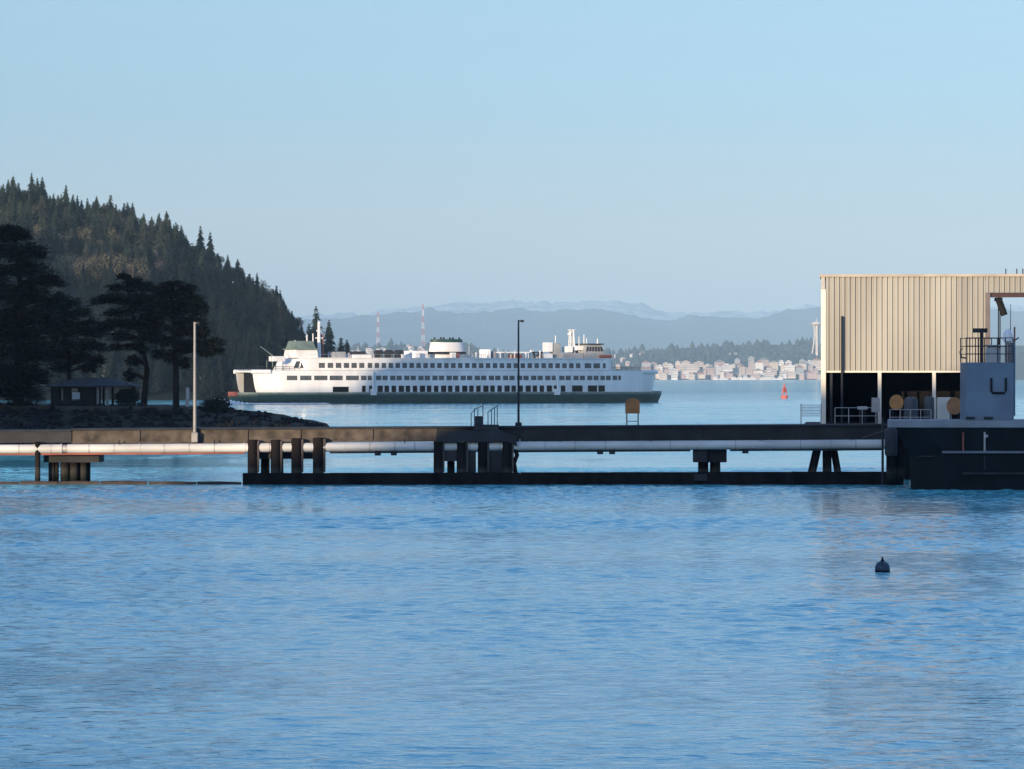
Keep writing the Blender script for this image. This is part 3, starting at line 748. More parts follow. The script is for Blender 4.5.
# ------------------------------------------------------------------ the far city shore
def city():
    rc = random.Random(21)
    walls = [mat("city_cream", (.78, .68, .56), .8, .1, .05), mat("city_white", (.86, .83, .79), .8, .1, .05), mat("city_pink_brick", (.58, .42, .36), .85, .1, .05), mat("city_grey", (.48, .48, .48), .8, .1, .05), mat("city_tan", (.62, .52, .42), .8, .1, .05)]
    wn_ = ["cream", "white", "pinkish brick", "grey", "tan"]
    M_cwin = mat("city_window_band", (.30, .30, .31), .4, .2, .05)
    roofs = [mat("city_roof_grey", (.22, .22, .23), .9, .2, .05), mat("city_roof_red", (.36, .18, .14), .9, .2, .05)]
    def block(x, y, z, w, d, h, k, kind, group, label, name):
        root = thing(name, label, "building", (x, y, z), rc.uniform(-.25, .25), group)
        if kind == 0:      # flat block: window bands between floors, penthouse on the roof
            m = MB(); fl = max(1, int(h / 4.5))
            for f in range(fl):
                z0 = h * f / fl
                m.box(-w/2, w/2, -d/2, d/2, z0 - (3 if f == 0 else 0), z0 + h/fl*.55)
                m.box(-w/2 + .4, w/2 - .4, -d/2 + .4, d/2 - .4, z0 + h/fl*.55, z0 + h/fl, 1)
            m.build("wall", (walls[k], M_cwin), root)
            MB().box(-w/2 - .3, w/2 + .3, -d/2 - .3, d/2 + .3, h, h + .9).box(-w*.2, w*.15, -d*.2, d*.2, h + .9, h + 3.5).build("roof", walls[k], root)
        else:              # gabled house or shed
            m = MB().box(-w/2, w/2, -d/2, d/2, -3, h)
            for f in range(max(1, int(h / 4))):
                for i in range(max(2, int(w / 4))):
                    xx = -w/2 + w * (i + .5) / max(2, int(w / 4)); m.box(xx - .8, xx + .8, -d/2 - .12, -d/2 + .05, 1 + f*4, 2.8 + f*4, 1)
            m.build("wall", (walls[k], M_cwin), root)
            rr = rc.choice((0, 0, 1))
            MB().prism([(-w/2 - .6, h), (w/2 + .6, h), (0, h + w*.28)], -d/2 - .6, d/2 + .6).build("roof", roofs[rr], root)
        return root
    names = {0: "flat_roofed_block", 1: "gabled_house"}
    # waterfront, two to three deep
    rows = [(CITY_Y + 25, 644, 824, 4.6, 0, 9, 18), (CITY_Y + 130, 646, 824, 5.2, 0, 10, 24), (CITY_Y + 270, 646, 824, 6.0, 0, 11, 26), (CITY_Y + 420, 646, 824, 8.0, 0, 10, 24)]
    for ri, (Y, a, b, stp, _, h0, h1) in enumerate(rows):
        px = a
        while px < b:
            w = rc.uniform(9, 30); h = rc.uniform(h0, h1) * (.7 if w < 12 else 1); k = rc.choices(range(5), (4, 5, 3, 2, 3))[0]; kd = rc.choice((0, 0, 1))
            yy = Y + rc.uniform(-15, 15); x = XP(px, yy)
            lab = f"{wn_[k]} {'flat roofed block' if kd == 0 else 'gabled building'} in the {['front', 'second', 'third', 'rearmost'][ri]} row of the far waterfront"
            block(x, yy, city_h(x, yy), w, rc.uniform(14, 24), h, k, kd, lab.replace("building", "buildings") + "s" if kd == 0 else lab.replace("building", "buildings"), lab, names[kd])
            px += stp * rc.uniform(.6, 1.5) * (w / 20 + .45)
    # hillside behind the ferry
    for i in range(46):
        px = rc.uniform(344, 428); Y = CITY_Y + rc.uniform(250, 1150); x = XP(px, Y); k = rc.choices(range(5), (3, 5, 2, 3, 2))[0]; kd = rc.choice((0, 1))
        lab = f"{wn_[k]} {'flat roofed block' if kd == 0 else 'gabled building'} on the far hillside above the ferry roof"
        block(x, Y, city_h(x, Y), rc.uniform(9, 20), 14, rc.uniform(8, 18), k, kd, lab + "s" if kd == 0 else lab.replace("building", "buildings"), lab, names[kd])
    for i in range(16):
        px = rc.uniform(470, 645) if i < 9 else rc.uniform(622, 650); Y = CITY_Y + rc.uniform(300, 1150); x = XP(px, Y); k = rc.choices(range(5), (3, 5, 2, 3, 2))[0]
        lab = f"{wn_[k]} gabled building on the far wooded hillside beyond the ferry's right half"
        block(x, Y, city_h(x, Y), rc.uniform(9, 16), 14, rc.uniform(8, 14), k, 1, lab.replace("building", "buildings"), lab, names[1])
    for px, y, w, h, k, lb in ((733, 356, 24, 22, 1, "large white block alone among the trees of the far wooded hillside"), (763, 358, 8, 12, 3, "narrow pale building in the trees right of the large white hillside block"), (706, 358, 8, 10, 3, "dim pale building in the trees left of the large white hillside block"), (691, 367, 34, 17, 0, "broad cream waterfront block, the widest on the far shore"), (727, 366, 30, 16, 1, "white waterfront block under the white hillside building")):
        Y = CITY_Y + (900 if y < 360 else 90); x = XP(px, Y)
        block(x, Y, ZP(y + 3, Y) - 4, w, 20, h, k, 0, None, lb, "flat_roofed_block")
    # white yachts at their moorings
    for i, (px, L) in enumerate(((741, 22), (747, 30), (753, 26), (765, 34), (773, 36), (724, 30), (735, 24), (780, 20), (716, 18))):
        Y = CITY_Y - 30 - 6 * (i % 3); x = XP(px, Y)
        root = thing("motor_yacht", ["", ""][0] or "white motor yacht moored before the far waterfront buildings", "yacht", (x, Y, 0), rc.uniform(-.2, .2), "white yachts at the far waterfront")
        MB().loft([[(-L/2, -2.6, -.5), (L*.36, -2.2, -.5), (L*.42, 0, -.5), (L*.36, 2.2, -.5), (-L/2, 2.6, -.5)], [(-L/2 - .5, -3, 3), (L*.38, -2.8, 3.2), (L*.5, 0, 3.6), (L*.38, 2.8, 3.2), (-L/2 - .5, 3, 3)]]).build("hull", walls[1], root)
        MB().bev(-L*.38, L*.22, -2.3, 2.3, 3, 5.6, .3).bev(-L*.3, L*.08, -2, 2, 5.6, 7.8, .3).build("deckhouse", walls[1], root)
        MB().box(-L*.3, L*.16, -2.42, -2.28, 4.1, 5.0).build("window", M_glass, root)
    # far wood on the hillside
    w = MB(); tpl = conifer(20, 3, .3)[1]
    tv = np.array(tpl.v)
    for i in range(620):
        px = rc.uniform(330, 840); Y = CITY_Y + rc.uniform(540 if px > 600 else 380, 1330); x = XP(px, Y)
        if px < 440 and rc.random() < .5: continue
        s_ = rc.uniform(.7, 1.5); z = city_h(x, min(Y, CITY_Y + 1300)); wd = rc.uniform(1.2, 2.2)
        r_ = [(x + math.cos(6.283*j/7) * 6 * s_*rc.uniform(.7, 1.2), Y + math.sin(6.283*j/7) * 6 * s_) for j in range(7)]
        w.loft([[(p, q, z - 3) for p, q in r_], [(x + (p-x)*1.1, Y + (q-Y)*1.1, z + 7*s_) for p, q in r_], [(x + (p-x)*.5, Y + (q-Y)*.5, z + 12*s_*rc.uniform(.8, 1.3)) for p, q in r_], [(x, Y, z + 17*s_*rc.uniform(.8, 1.2))]*7])
    tag(w.build("far_wood", mat("far_tree_green", (.030, .043, .038), .95, .4, .02), fix=False), kind="stuff")
    # observation tower: hourglass tripod and saucer
    Y = CITY_Y + 700; x = XP(816.5, Y); zb = city_h(x, Y); root = thing("observation_tower", "slender white observation tower with a saucer top beside the tan shed", "tower", (x, Y, zb))
    Mt = walls[0]; HT = ZP(318, Y) - zb
    prof = [(0, 1.0), (.2, .70), (.45, .42), (.62, .34), (.8, .46), (.84, .6)]
    for k in range(3):
        a = R(30 + 120 * k)
        for d in (-1, 1):
            MB().tube([(math.cos(a) * 17 * r + d * 1.6 * -math.sin(a), math.sin(a) * 17 * r + d * 1.6 * math.cos(a), HT * z) for z, r in prof], 2.1, 6).build("leg", Mt, root)
    MB().tube([(0, 0, 0), (0, 0, HT*.84)], 3.0, 10).build("lift_shaft", Mt, root)
    MB().lathe([(6, HT*.80), (20, HT*.835), (21, HT*.845), (14, HT*.86), (13, HT*.885), (5, HT*.91), (2, HT*.92)], n=28).build("saucer", Mt, root, True)
    MB().tube([(0, 0, HT*.91), (0, 0, HT)], [1.6, .5], 6).build("spire", Mt, root)
    # broadcast masts
    for px, yt, lb in ((423, 304, "tall red and white lattice broadcast mast rising above the far hillside"), (378, 312, "fainter lattice broadcast mast on the far hillside, left of the tall one")):
        Y = CITY_Y + 1250; x = XP(px, Y); zb = city_h(x, Y) - 2; h = ZP(yt, Y) - zb
        root = thing("broadcast_mast", lb, "mast", (x, Y, zb))
        seg = 7
        for i in range(seg):
            m = MB(); z0, z1 = h * i / seg, h * (i + 1) / seg; w0, w1 = 5.0 * (1 - .75 * i / seg), 5.0 * (1 - .75 * (i + 1) / seg)
            c0 = [(sx*w0, sy*w0, z0) for sx, sy in ((-1,-1),(1,-1),(1,1),(-1,1))]; c1 = [(sx*w1, sy*w1, z1) for sx, sy in ((-1,-1),(1,-1),(1,1),(-1,1))]
            for j in range(4): m.tube([c0[j], c1[j]], .7, 5); m.tube([c0[j], c1[(j+1) % 4]], .45, 4); m.tube([c1[j], c1[(j+1) % 4]], .45, 4)
            m.build("mast_section", walls[1] if i % 2 else M_red, root)
city()

# ------------------------------------------------------------------ the wooded spit behind the pier
SP = 450.0
spit_top = [(-120,402),(0,404),(60,405),(130,405.5),(180,407),(200,410),(225,412),(243,414),(262,416),(275,420),(292,422),(310,426),(322,440),(340,500)]
def spit_h(x, y):
    px = 512 + x / SP * F
    top = ZP(interp(px, spit_top), SP)
    if y < SP: s = max(0, min(1, (y - 413) / (SP - 413))) ** .6
    elif y < 492: s = 1
    else: s = max(0, 1 - (y - 492) / 16)
    return max(-1.5, top * s + .22 * vnoise(x / 2.2, y / 2.2, 6) * (1 if y < SP - 2 else .25) - .2)
terrain("spit", np.linspace(XP(-160, SP), XP(345, SP), 200), np.linspace(411, 512, 70), spit_h, M_grass)
mr = MB(); rk = random.Random(4)                   # rock armour on the face and tip of the spit
for i in range(900):
    px = rk.uniform(-40, 316); y = rk.uniform(414, SP + 3) if px < 190 else rk.uniform(416, 478); x = XP(px, SP)
    z = spit_h(x, y); r = rk.uniform(.35, 1.0) if px < 190 else rk.uniform(.25, .6)
    if px < 190 and rk.random() < .5: r *= .6
    pts = [Vector((rk.gauss(0, 1), rk.gauss(0, 1), rk.gauss(0, .7))).normalized() * r * rk.uniform(.75, 1.15) for _ in range(9)]
    bm = bmesh.new()
    for p in pts: bm.verts.new(p + Vector((x, y, z)))
    hull = bmesh.ops.convex_hull(bm, input=bm.verts)
    bm.verts.index_update(); vs = [v.co[:] for v in bm.verts]; mr.add(vs, [[v.index for v in f.verts] for f in bm.faces]); bm.free()
tag(mr.build("shore_rocks", M_rock), kind="stuff")

# low log retaining wall along the lawn
rw = thing("retaining_wall", "low grey brown retaining wall along the edge of the shaded lawn on the wooded spit", "wall", (XP(90, 446), 445.0, 0))
for i in range(6):
    w = XP(190, 446) - XP(-20, 446); x0 = -XP(90, 446) + XP(-20, 446) + w * i / 6
    MB().bev(x0 + .03, x0 + w/6 - .03, -.3, .3, 2.6, ZP(405.5 + .25 * i, 445), .06).build("wall_panel", mat("old_wall_boards", (.05, .047, .04), .95, .3, .8, bump=.3), rw)
def post(name, label, px, y0, y1, Y, r, m, cat="post"):
    z0, z1 = ZP(y0, Y), ZP(y1, Y); x = XP(px, Y)
    o = MB().tube([(0, 0, -.4), (0, 0, z1 - z0 - .1), (0, 0, z1 - z0)], [r, r, r * .6], 10).build(name, m, None, True)
    o.location = (x, Y, z0); tag(o, label, cat); return o
post("marker_post", "short grey post standing on the lawn just beside the lit lamp post", 187.5, 406, 387.5, 455, .22, M_galv)
post("fence_post", "thin weathered post in front of the low retaining wall below the shelter", 52, 420, 407, 443.8, .12, M_tworn)

# picnic shelter
SY_ = 466.0
kx = SY_ / F
sh = thing("park_shelter", "dark hip roofed park shelter under the pines at the left shore", "shelter", (XP(94, SY_), SY_, ZP(405.5, SY_)))
w, d, hh = 40 * kx, 3.4, (405.5 - 387) * kx
def shelter_wall(x0, x1, y0, y1, holes=()):
    m = MB(); xs = sorted(set([x0, x1] + [h for q in holes for h in q])); 
    for a, b in zip(xs, xs[1:]):
        if any(p < (a+b)/2 < q for p, q in holes): m.box(a, b, y0, y1, -.3, hh * .28); m.box(a, b, y0, y1, hh * .93, hh + .05)
        else: m.box(a, b, y0, y1, -.3, hh + .05)
    return m
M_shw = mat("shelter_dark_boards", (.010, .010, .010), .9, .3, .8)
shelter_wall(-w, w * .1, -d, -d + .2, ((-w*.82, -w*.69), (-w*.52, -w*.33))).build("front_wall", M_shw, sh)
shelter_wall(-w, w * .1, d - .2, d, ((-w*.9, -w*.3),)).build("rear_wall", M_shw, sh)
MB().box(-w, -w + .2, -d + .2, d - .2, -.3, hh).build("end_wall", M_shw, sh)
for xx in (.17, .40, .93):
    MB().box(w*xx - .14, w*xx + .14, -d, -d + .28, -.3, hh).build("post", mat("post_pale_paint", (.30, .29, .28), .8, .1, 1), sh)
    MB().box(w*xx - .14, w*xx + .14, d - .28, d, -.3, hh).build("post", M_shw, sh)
MB().loft([[(-w-.55, -d-.6, hh), (w+.55, -d-.6, hh), (w+.55, d+.6, hh), (-w-.55, d+.6, hh)], [(-w-.6, -d-.65, hh+.14), (w+.6, -d-.65, hh+.14), (w+.6, d+.65, hh+.14), (-w-.6, d+.65, hh+.14)],
           [(-w*.42, -.06, hh + 1.08), (w*.42, -.06, hh + 1.08), (w*.42, .06, hh + 1.08), (-w*.42, .06, hh + 1.08)]]).build("roof", M_roofd, sh)
# notice board with a pale sheet by the shelter's opening
nb = thing("notice_board", "small pale notice board on two legs leaning in front of the shelter's left window", "notice board", (XP(76, 461), 461, ZP(405.5, 461)))
MB().box(-.45, .45, -.04, .04, .75, 1.55).build("board", mat("pale_board", (.5, .52, .54), .7, .1, 2), nb)
for s in (-1, 1): MB().tube([(s*.38, .06, -.2), (s*.38, .06, 1.5)], .04, 6).build("leg", M_dark, nb)

# big layered pines, dark against the headland
def pine(name, label, base_px, base_y, Y, trunk, fronds, seed, lean=0, nleaf=240, trunk_r=.42):
    r_ = random.Random(seed); k = Y / F
    bx, bz = XP(base_px, Y), ZP(base_y, Y)
    root = thing(name, label, "tree", (bx, Y, bz))
    L = lambda px, py, dy=0: Vector((XP(px, Y) - bx, dy, ZP(py, Y) - bz))
    tp = [L(px, py) for px, py in trunk]; tp[0].z -= .8
    nT = len(tp)
    MB().tube(tp, [trunk_r * (1 - .8 * i / (nT - 1)) for i in range(nT)], 9).build("trunk", M_bark, root, True)
    lim = MB(); lf = MB()
    for (px, py, rx, ry) in fronds:
        copies = 3
        for q in range(copies):
            dy = (0, -1, 1)[q] * rx * k * r_.uniform(.5, 1.1) + r_.uniform(-.4, .4)
            c = L(px + (0 if q == 0 else r_.uniform(-.3, .3) * rx), py + (0 if q == 0 else r_.uniform(-1.5, 2)), dy)
            if q: c.x *= .96
            az = max(0, c.z + abs(c.x) * .12 - .8)       # joins the trunk a little below
            s0 = None
            for i in range(nT - 1):
                if tp[i].z <= az <= tp[i+1].z or i == nT - 2:
                    u = 0 if tp[i+1].z == tp[i].z else max(0, min(1, (az - tp[i].z) / (tp[i+1].z - tp[i].z)))
                    s0 = tp[i].lerp(tp[i+1], u); break
            mid = s0.lerp(c, .55) + Vector((0, 0, r_.uniform(0, .4)))
            lim.tube([s0, mid, c], [.14, .10, .05], 5)
            RX, RZ, RY = rx * k, ry * k, rx * k * .8
            nsub = 9
            subs = [Vector((c.x + r_.uniform(-1, 1) * RX * .75, c.y + r_.uniform(-1, 1) * RY * .75, c.z + r_.uniform(-.7, .7) * RZ)) for _ in range(nsub)]
            for sc_ in subs: lim.tube([mid.lerp(c, .6), sc_], [.05, .02], 4)
            for i in range(int(nleaf * .62 * (1 if q == 0 else .7) * (.35 + RX * RZ * .9))):
                s_ = subs[i % nsub]
                w_ = 1.75 if r_.random() < .16 else .92
                g = w_ * Vector((r_.gauss(0, RX * .26), r_.gauss(0, RY * .26), r_.gauss(0, RZ * .24)))
                o = s_ + g; o.z -= abs(o.x - c.x) * .12
                out = Vector((o.x - c.x + r_.gauss(0, .5), o.y - c.y + r_.gauss(0, .5), r_.gauss(-.05, .25))); out = out.normalized() if out.length > .01 else Vector((1, 0, 0))
                v = out.cross(Vector((r_.gauss(0, .3), r_.gauss(0, .3), 1))).normalized(); ln = r_.uniform(.28, .62)
                lf.add([o - out*ln*.5, o + v*ln*.22, o + out*ln, o - v*ln*.22], [(0, 1, 2, 3)])
    lim.build("limbs", M_bark, root, fix=False); lf.build("crown", M_needle, root, fix=False)
    return root
pine("large_cedar", "largest darkest evergreen at the left edge, with flat tiered boughs reaching right over the shelter", 18, 406, 446,
     [(18, 406), (19, 340), (20, 280), (14, 228)],
     [(8,229,20,5),(-8,236,24,9),(22,236,11,6),(28,248,16,6),(2,252,30,9),(38,255,7,4),(14,268,32,9),(46,279,13,5),(58,283,9,4),(30,290,26,9),(0,295,36,12),(-15,270,20,14),(50,302,10,6),(20,312,32,11),(-8,325,32,14),(40,318,16,8),(28,335,28,10),(8,350,34,13),(36,352,16,10),(14,372,32,12),(-12,372,26,14),(34,376,13,10),(2,390,28,10),(24,392,18,8)], 1, nleaf=420, trunk_r=.7)
pine("drooping_evergreen", "drooping evergreen between the large left edge cedar and the two pines, over the shelter", 69, 405, 468,
     [(69, 405), (69, 360), (66, 320), (60, 292)],
     [(60,296,7,4),(68,303,11,5),(55,308,13,7),(80,312,11,5),(62,320,20,7),(90,322,8,4),(78,330,22,6),(100,331,7,5),(52,332,16,9),(70,343,22,7),(95,345,11,6),(58,352,15,8),(82,356,16,6),(98,360,7,5),(62,366,10,6),(88,368,7,4)], 2, nleaf=330, trunk_r=.36)
pine("leaning_pine", "pine with a leaning trunk and a pointed bough at top left, right of the shelter", 143, 406, 460,
     [(143, 406), (147, 370), (140, 335), (130, 305), (127, 275)],
     [(123,276,5,3),(130,281,10,4),(118,287,11,4),(142,286,10,5),(106,298,13,4),(96,301,6,3),(128,297,18,6),(146,298,10,6),(136,308,20,7),(112,312,9,4),(120,322,14,5),(106,326,8,4),(150,318,12,7),(134,326,18,6),(122,336,12,5),(148,336,12,6),(138,346,12,5),(116,346,6,3),(134,360,6,5),(129,374,4,8)], 3, nleaf=330)
pine("round_pine", "broad round topped pine with a straight trunk beside the lamp post", 176, 407, 455,
     [(176, 407), (176, 370), (174, 335), (172, 300), (174, 284)],
     [(174,283,10,4),(160,289,10,5),(187,288,9,5),(174,294,20,6),(196,299,9,5),(158,304,16,7),(184,307,20,7),(202,310,7,5),(170,316,22,7),(196,321,11,6),(156,326,14,6),(182,330,18,6),(202,333,10,5),(213,341,10,4),(166,340,16,6),(190,344,15,5),(218,350,7,3),(206,352,9,4),(172,356,9,6),(184,363,5,6),(160,354,8,5)], 4, nleaf=330)
# shrubs
def shrub(name, label, px, y0, wpx, hpx, Y, seed):
    r_ = random.Random(seed); k = Y / F; root = thing(name, label, "bush", (XP(px, Y), Y, ZP(y0, Y)))
    st = MB(); lf = MB(); w, h = wpx * k / 2, hpx * k
    for i in range(16):
        a = r_.random() * 6.28; e = Vector((math.cos(a) * w * .7 * r_.random(), math.sin(a) * w * .7 * r_.random(), h * r_.uniform(.5, .85)))
        st.tube([(0, 0, -.3), tuple(e * .5), tuple(e)], [.05, .035, .015], 4)
    for i in range(1500):
        d = Vector((r_.gauss(0, 1), r_.gauss(0, 1), r_.gauss(0, 1))).normalized() * (r_.random() ** .4) * r_.uniform(.75, 1.1)
        o = Vector((d.x * w, d.y * w, h * .48 + d.z * h * .5)); u = Vector((r_.gauss(0,1), r_.gauss(0,1), r_.gauss(0,1))).normalized(); v = u.orthogonal().normalized(); l = r_.uniform(.14, .32)
        lf.add([o - u*l*.5, o + v*l*.35, o + u*l, o - v*l*.35], [(0, 1, 2, 3)])
    st.build("stems", M_bark, root, fix=False); lf.build("foliage", M_needle, root, fix=False)
shrub("shrub", "dark rounded shrub at the spit's outer end right of the lamp post", 216, 414, 32, 17, 452, 1)
shrub("shrub", "dark shrub against the right side of the hip roofed shelter", 127, 406, 26, 19, 459, 2)
shrub("shrub", "low dark shrub below the retaining wall near the pier's left end", 32, 428, 30, 13, 436, 3)
shrub("shrub", "low sprawling shrub on the rocks left of the lamp post", 168, 430, 40, 12, 436, 6)

# ------------------------------------------------------------------ the pier
PY = 286.0
def pz(y): return ZP(y, PY)
def pxx(px): return XP(px, PY)
tilt = lambda px: -5.0 * px / 885                  # the deck climbs gently to the right
pier = thing("pier", "long low timber and concrete pier carrying a pale pipe across the harbour", "pier", (0, PY, 0))
def beam(a, b, yt, yb, y0, y1, name, m):
    x0, x1 = pxx(a), pxx(b)
    o = MB().loft([[(x0, y0, pz(yb + tilt(a))), (x1, y0, pz(yb + tilt(b))), (x1, y1, pz(yb + tilt(b))), (x0, y1, pz(yb + tilt(a)))],
               [(x0, y0, pz(yt + tilt(a))), (x1, y0, pz(yt + tilt(b))), (x1, y1, pz(yt + tilt(b))), (x0, y1, pz(yt + tilt(a)))]]).build(name, m, pier)
    return o
beam(-40, 71.5, 432, 443, .0, 4.4, "deck_panel", M_concd)
joints = [72, 139, 197, 247, 300, 372, 437]
for a, b in zip(joints, joints[1:]): beam(a + .25, b - .25, 430.8, 442.6, .1, 4.4, "deck_panel", M_conc)
for a, b in ((437, 520), (520, 612), (612, 704), (704, 796), (796, 888)): beam(a + .2, b - .2, 430.6, 444.5, .1, 4.4, "deck_panel", mat("dark_deck", (.03, .029, .028), .9, .35, .6, bump=.2))  # panels right of the tan stretch have a darker colour
beam(-39, 887, 433, 442, .5, 4.2, "stringer", M_dark)
beam(71, 888, 429.2, 430.9, -.08, 4.5, "kerb_rail", M_dark)
beam(-40, 71, 430.2, 432.1, -.08, 4.5, "kerb_rail", M_dark)
beam(71, 440, 442.6, 444.0, .02, .3, "edge_angle", M_tworn)
for a in (139, 197, 247, 300, 372): MB().box(pxx(a) - .06, pxx(a) + .06, -.02, .09, pz(442 + tilt(a)), pz(431.5 + tilt(a))).build("joint_post", M_tworn, pier)
def cap_bent(cx, w, yt, yb, cols, y0, depth=3.6, name="bent_cap"):
    MB().bev(pxx(cx - w/2), pxx(cx + w/2), .3, depth, pz(yb), pz(yt), .05).build(name, M_concd, pier)
    for (a, b) in cols:
        r = (pxx(b) - pxx(a)) / 2
        for yy in (.9, depth - .6):
            MB().tube([(pxx((a + b) / 2), yy, -1.5), (pxx((a + b) / 2), yy, pz(yb) + .02)], [r * 1.05, r], 12).build("pile", M_pile, pier, True)
cap_bent(71, 56, 453.5, 462.5, ((47, 54), (59, 68), (68.5, 77), (79, 86)), 484)
MB().tube([(pxx(38.5), -.55, -1.5), (pxx(38.5), -.55, pz(441.5))], .2, 12).build("pile", M_pile, pier, True)
cap_bent(286, 60, 453, 459, ((260, 267), (272, 281), (291, 300)), 480)
cap_bent(474, 74, 444, 452, ((447, 454), (466, 474), (490, 499)), 480)
cap_bent(711, 32, 449, 462.5, ((700, 709), (712, 721)), 480)
MB().bev(pxx(693), pxx(707), -.25, .28, pz(462), pz(450.5), .04).build("bent_block", M_concd, pier)
MB().bev(pxx(810), pxx(842), .2, 3.6, pz(450.8), pz(446.5), .04).build("bent_cap", M_dark, pier)
for a, b, w_ in ((819, 810, 5), (829, 829.5, 5.5), (836, 843, 4)):
    for yy in (.8, 3.0): MB().tube([(pxx(a), yy, pz(450.5)), (pxx(b), yy, pz(490))], w_ * PY / F * .62, 10).build("batter_pile", M_pile, pier, True)
# the pipe
pipe = thing("pipeline", "pale insulated pipe slung along the near side of the pier", "pipe", (0, PY - .42, 0))
cuts = [-40, 35, 62, 68, 140, 245, 345, 436, 530, 640, 700, 770, 883]
for i, (a, b) in enumerate(zip(cuts, cuts[1:])):
    col = (a, b) == (62, 68)
    MB().tube([(pxx(a) + .01, 0, pz(449 + tilt(a))), (pxx(b) - .01, 0, pz(449 + tilt(b)))], .30 if col else .335, 16).build("pipe_sleeve" if col else "pipe_section", M_galv if col else M_pipe, pipe, True)
    if not col:
        MB().tube([(pxx(b) - .07, 0, pz(449 + tilt(b))), (pxx(b) + .07, 0, pz(449 + tilt(b)))], .36, 16).build("pipe_collar", M_pipe, pipe, True)
for a, b in ((-40, 245), (330, 436), (517, 690), (730, 883)):
    MB().loft([[(pxx(a), -.12, pz(455.2 + tilt(a))), (pxx(b), -.12, pz(455.2 + tilt(b))), (pxx(b), .3, pz(455.2 + tilt(b))), (pxx(a), .3, pz(455.2 + tilt(a)))],
               [(pxx(a), -.12, pz(453.4 + tilt(a))), (pxx(b), -.12, pz(453.4 + tilt(b))), (pxx(b), .3, pz(453.4 + tilt(b))), (pxx(a), .3, pz(453.4 + tilt(a)))]]).build("support_angle", M_rust if a < 300 else M_dark, pipe)
for px in (378, 394, 600, 612, 500, 745):
    m = MB().box(pxx(px) - .22, pxx(px) + .22, -.2, .2, pz(457.5 + tilt(px)), pz(453 + tilt(px))); m.build("hanger", M_dark, pipe)

for px in (20, 52, 90, 115, 165, 190, 215, 270, 300, 325, 370, 395, 415, 470, 500, 545, 575, 605, 670, 735, 800, 830, 855):
    MB().tube([(pxx(px) - .035, 0, pz(449 + tilt(px))), (pxx(px) + .035, 0, pz(449 + tilt(px)))], .347, 16).build("pipe_strap", M_galv, pipe, True)
for px in (120, 215, 405, 560, 650, 760, 850):
    MB().tube([(pxx(px), .0, pz(441 + tilt(px))), (pxx(px), -.38, pz(444.6 + tilt(px)))], .04, 6).build("bracket", M_dark, pipe)
# piles and boom
def fender_pile(px0, px1, yt, parent, yb=492, front=-1.0):
    w = pxx(px1) - pxx(px0); x = pxx((px0 + px1) / 2)
    p = MB().tube([(x, front + w/2, -1.6), (x, front + w/2, pz(yt) - .06), (x, front + w/2, pz(yt))], [w*.50, w*.48, w*.42], 14).build("pile", M_pile, parent, True)
    MB().box(x + w*.36, x + w*.62, front + w*.30, front + w*.62, .9, pz(yt) - .1).build("rubbing_strip", M_tworn, p)
    return p
d1 = thing("pile_dolphin", "group of four dark timber fender piles at the left end of the floating boom", "fender piles", (0, PY, 0))
for a, b, yt in ((248, 258.5, 439.5), (271, 281.5, 439.5), (291.5, 302.5, 438), (313, 324.5, 437.5)): fender_pile(a, b, yt, d1)
MB().bev(pxx(268), pxx(303), -.55, -.2, pz(441.5), pz(438.5), .03).build("waler", M_tworn, d1)
d2 = thing("pile_dolphin", "heavy group of four fender piles under a dark sloping cap at mid pier", "fender piles", (0, PY, 0))
for a, b, yt in ((433.5, 443.5, 441), (456.5, 467, 442), (477.5, 488, 440), (502, 512.5, 439)): fender_pile(a, b, yt, d2)
MB().prism([(pxx(436), pz(441.5)), (pxx(436.5), pz(433.5)), (pxx(440), pz(431)), (pxx(500), pz(430)), (pxx(516), pz(437)), (pxx(517), pz(446)), (pxx(508), pz(441.5))], -.98, -.05).build("cap", M_concd, d2)
MB().box(pxx(442), pxx(458), -.6, -.1, pz(461), pz(441)).build("infill_panel", M_concd, d2)  # dark panels added to close the bright gaps between the piles
MB().box(pxx(465), pxx(476), -.5, -.1, pz(474), pz(441)).build("infill_panel", M_concd, d2)
MB().box(pxx(486), pxx(504), -.5, -.1, pz(474), pz(441)).build("infill_panel", M_concd, d2)
MB().tube([(pxx(514.5), -.5, pz(447)), (pxx(517), -.5, pz(455)), (pxx(514), -.5, pz(463)), (pxx(516), -.5, pz(476))], .16, 8).build("bent_brace", M_timber, d2, True)
# landing with its locker, steps and rails on the dolphin
ld = thing("landing_stage", "small boat landing with a locker and thin rails atop the middle piles", "landing", (0, PY, 0))
MB().bev(pxx(474), pxx(499), -.9, .1, pz(430.0), pz(424.5), .04).build("platform", M_concd, ld)
MB().bev(pxx(475), pxx(482.5), -.8, .0, pz(424.4), pz(416), .04).build("locker", M_dark, ld)
for px, yt in ((471.2, 413), (474.5, 408), (478, 407.5), (483, 403), (488, 412), (491.5, 409), (494.5, 407), (497.3, 405.5)):
    MB().tube([(pxx(px), -.7 if px < 485 else -.2, pz(427)), (pxx(px), -.7 if px < 485 else -.2, pz(yt))], .035, 6).build("rail_post", M_dark, ld)
MB().tube([(pxx(488), -.2, pz(412)), (pxx(497.3), -.2, pz(405.5))], .035, 6).build("handrail", M_dark, ld)
MB().tube([(pxx(471.2), -.7, pz(413)), (pxx(478), -.7, pz(407.5)), (pxx(483), -.7, pz(406))], .03, 6).build("handrail", M_dark, ld)
bo = thing("floating_boom", "long dark floating timber boom lying on the water along the fender piles", "boom", (0, PY - 1.15, 0))
bc = [244, 330, 434, 520, 610, 700, 790, 890]
for a, b in zip(bc, bc[1:]):
    MB().bev(pxx(a) + .006, pxx(b) - .006, -.45, .12, -.25, pz(472.6 - .0025 * (a - 244)), .03).build("boom_section", M_timber, bo)
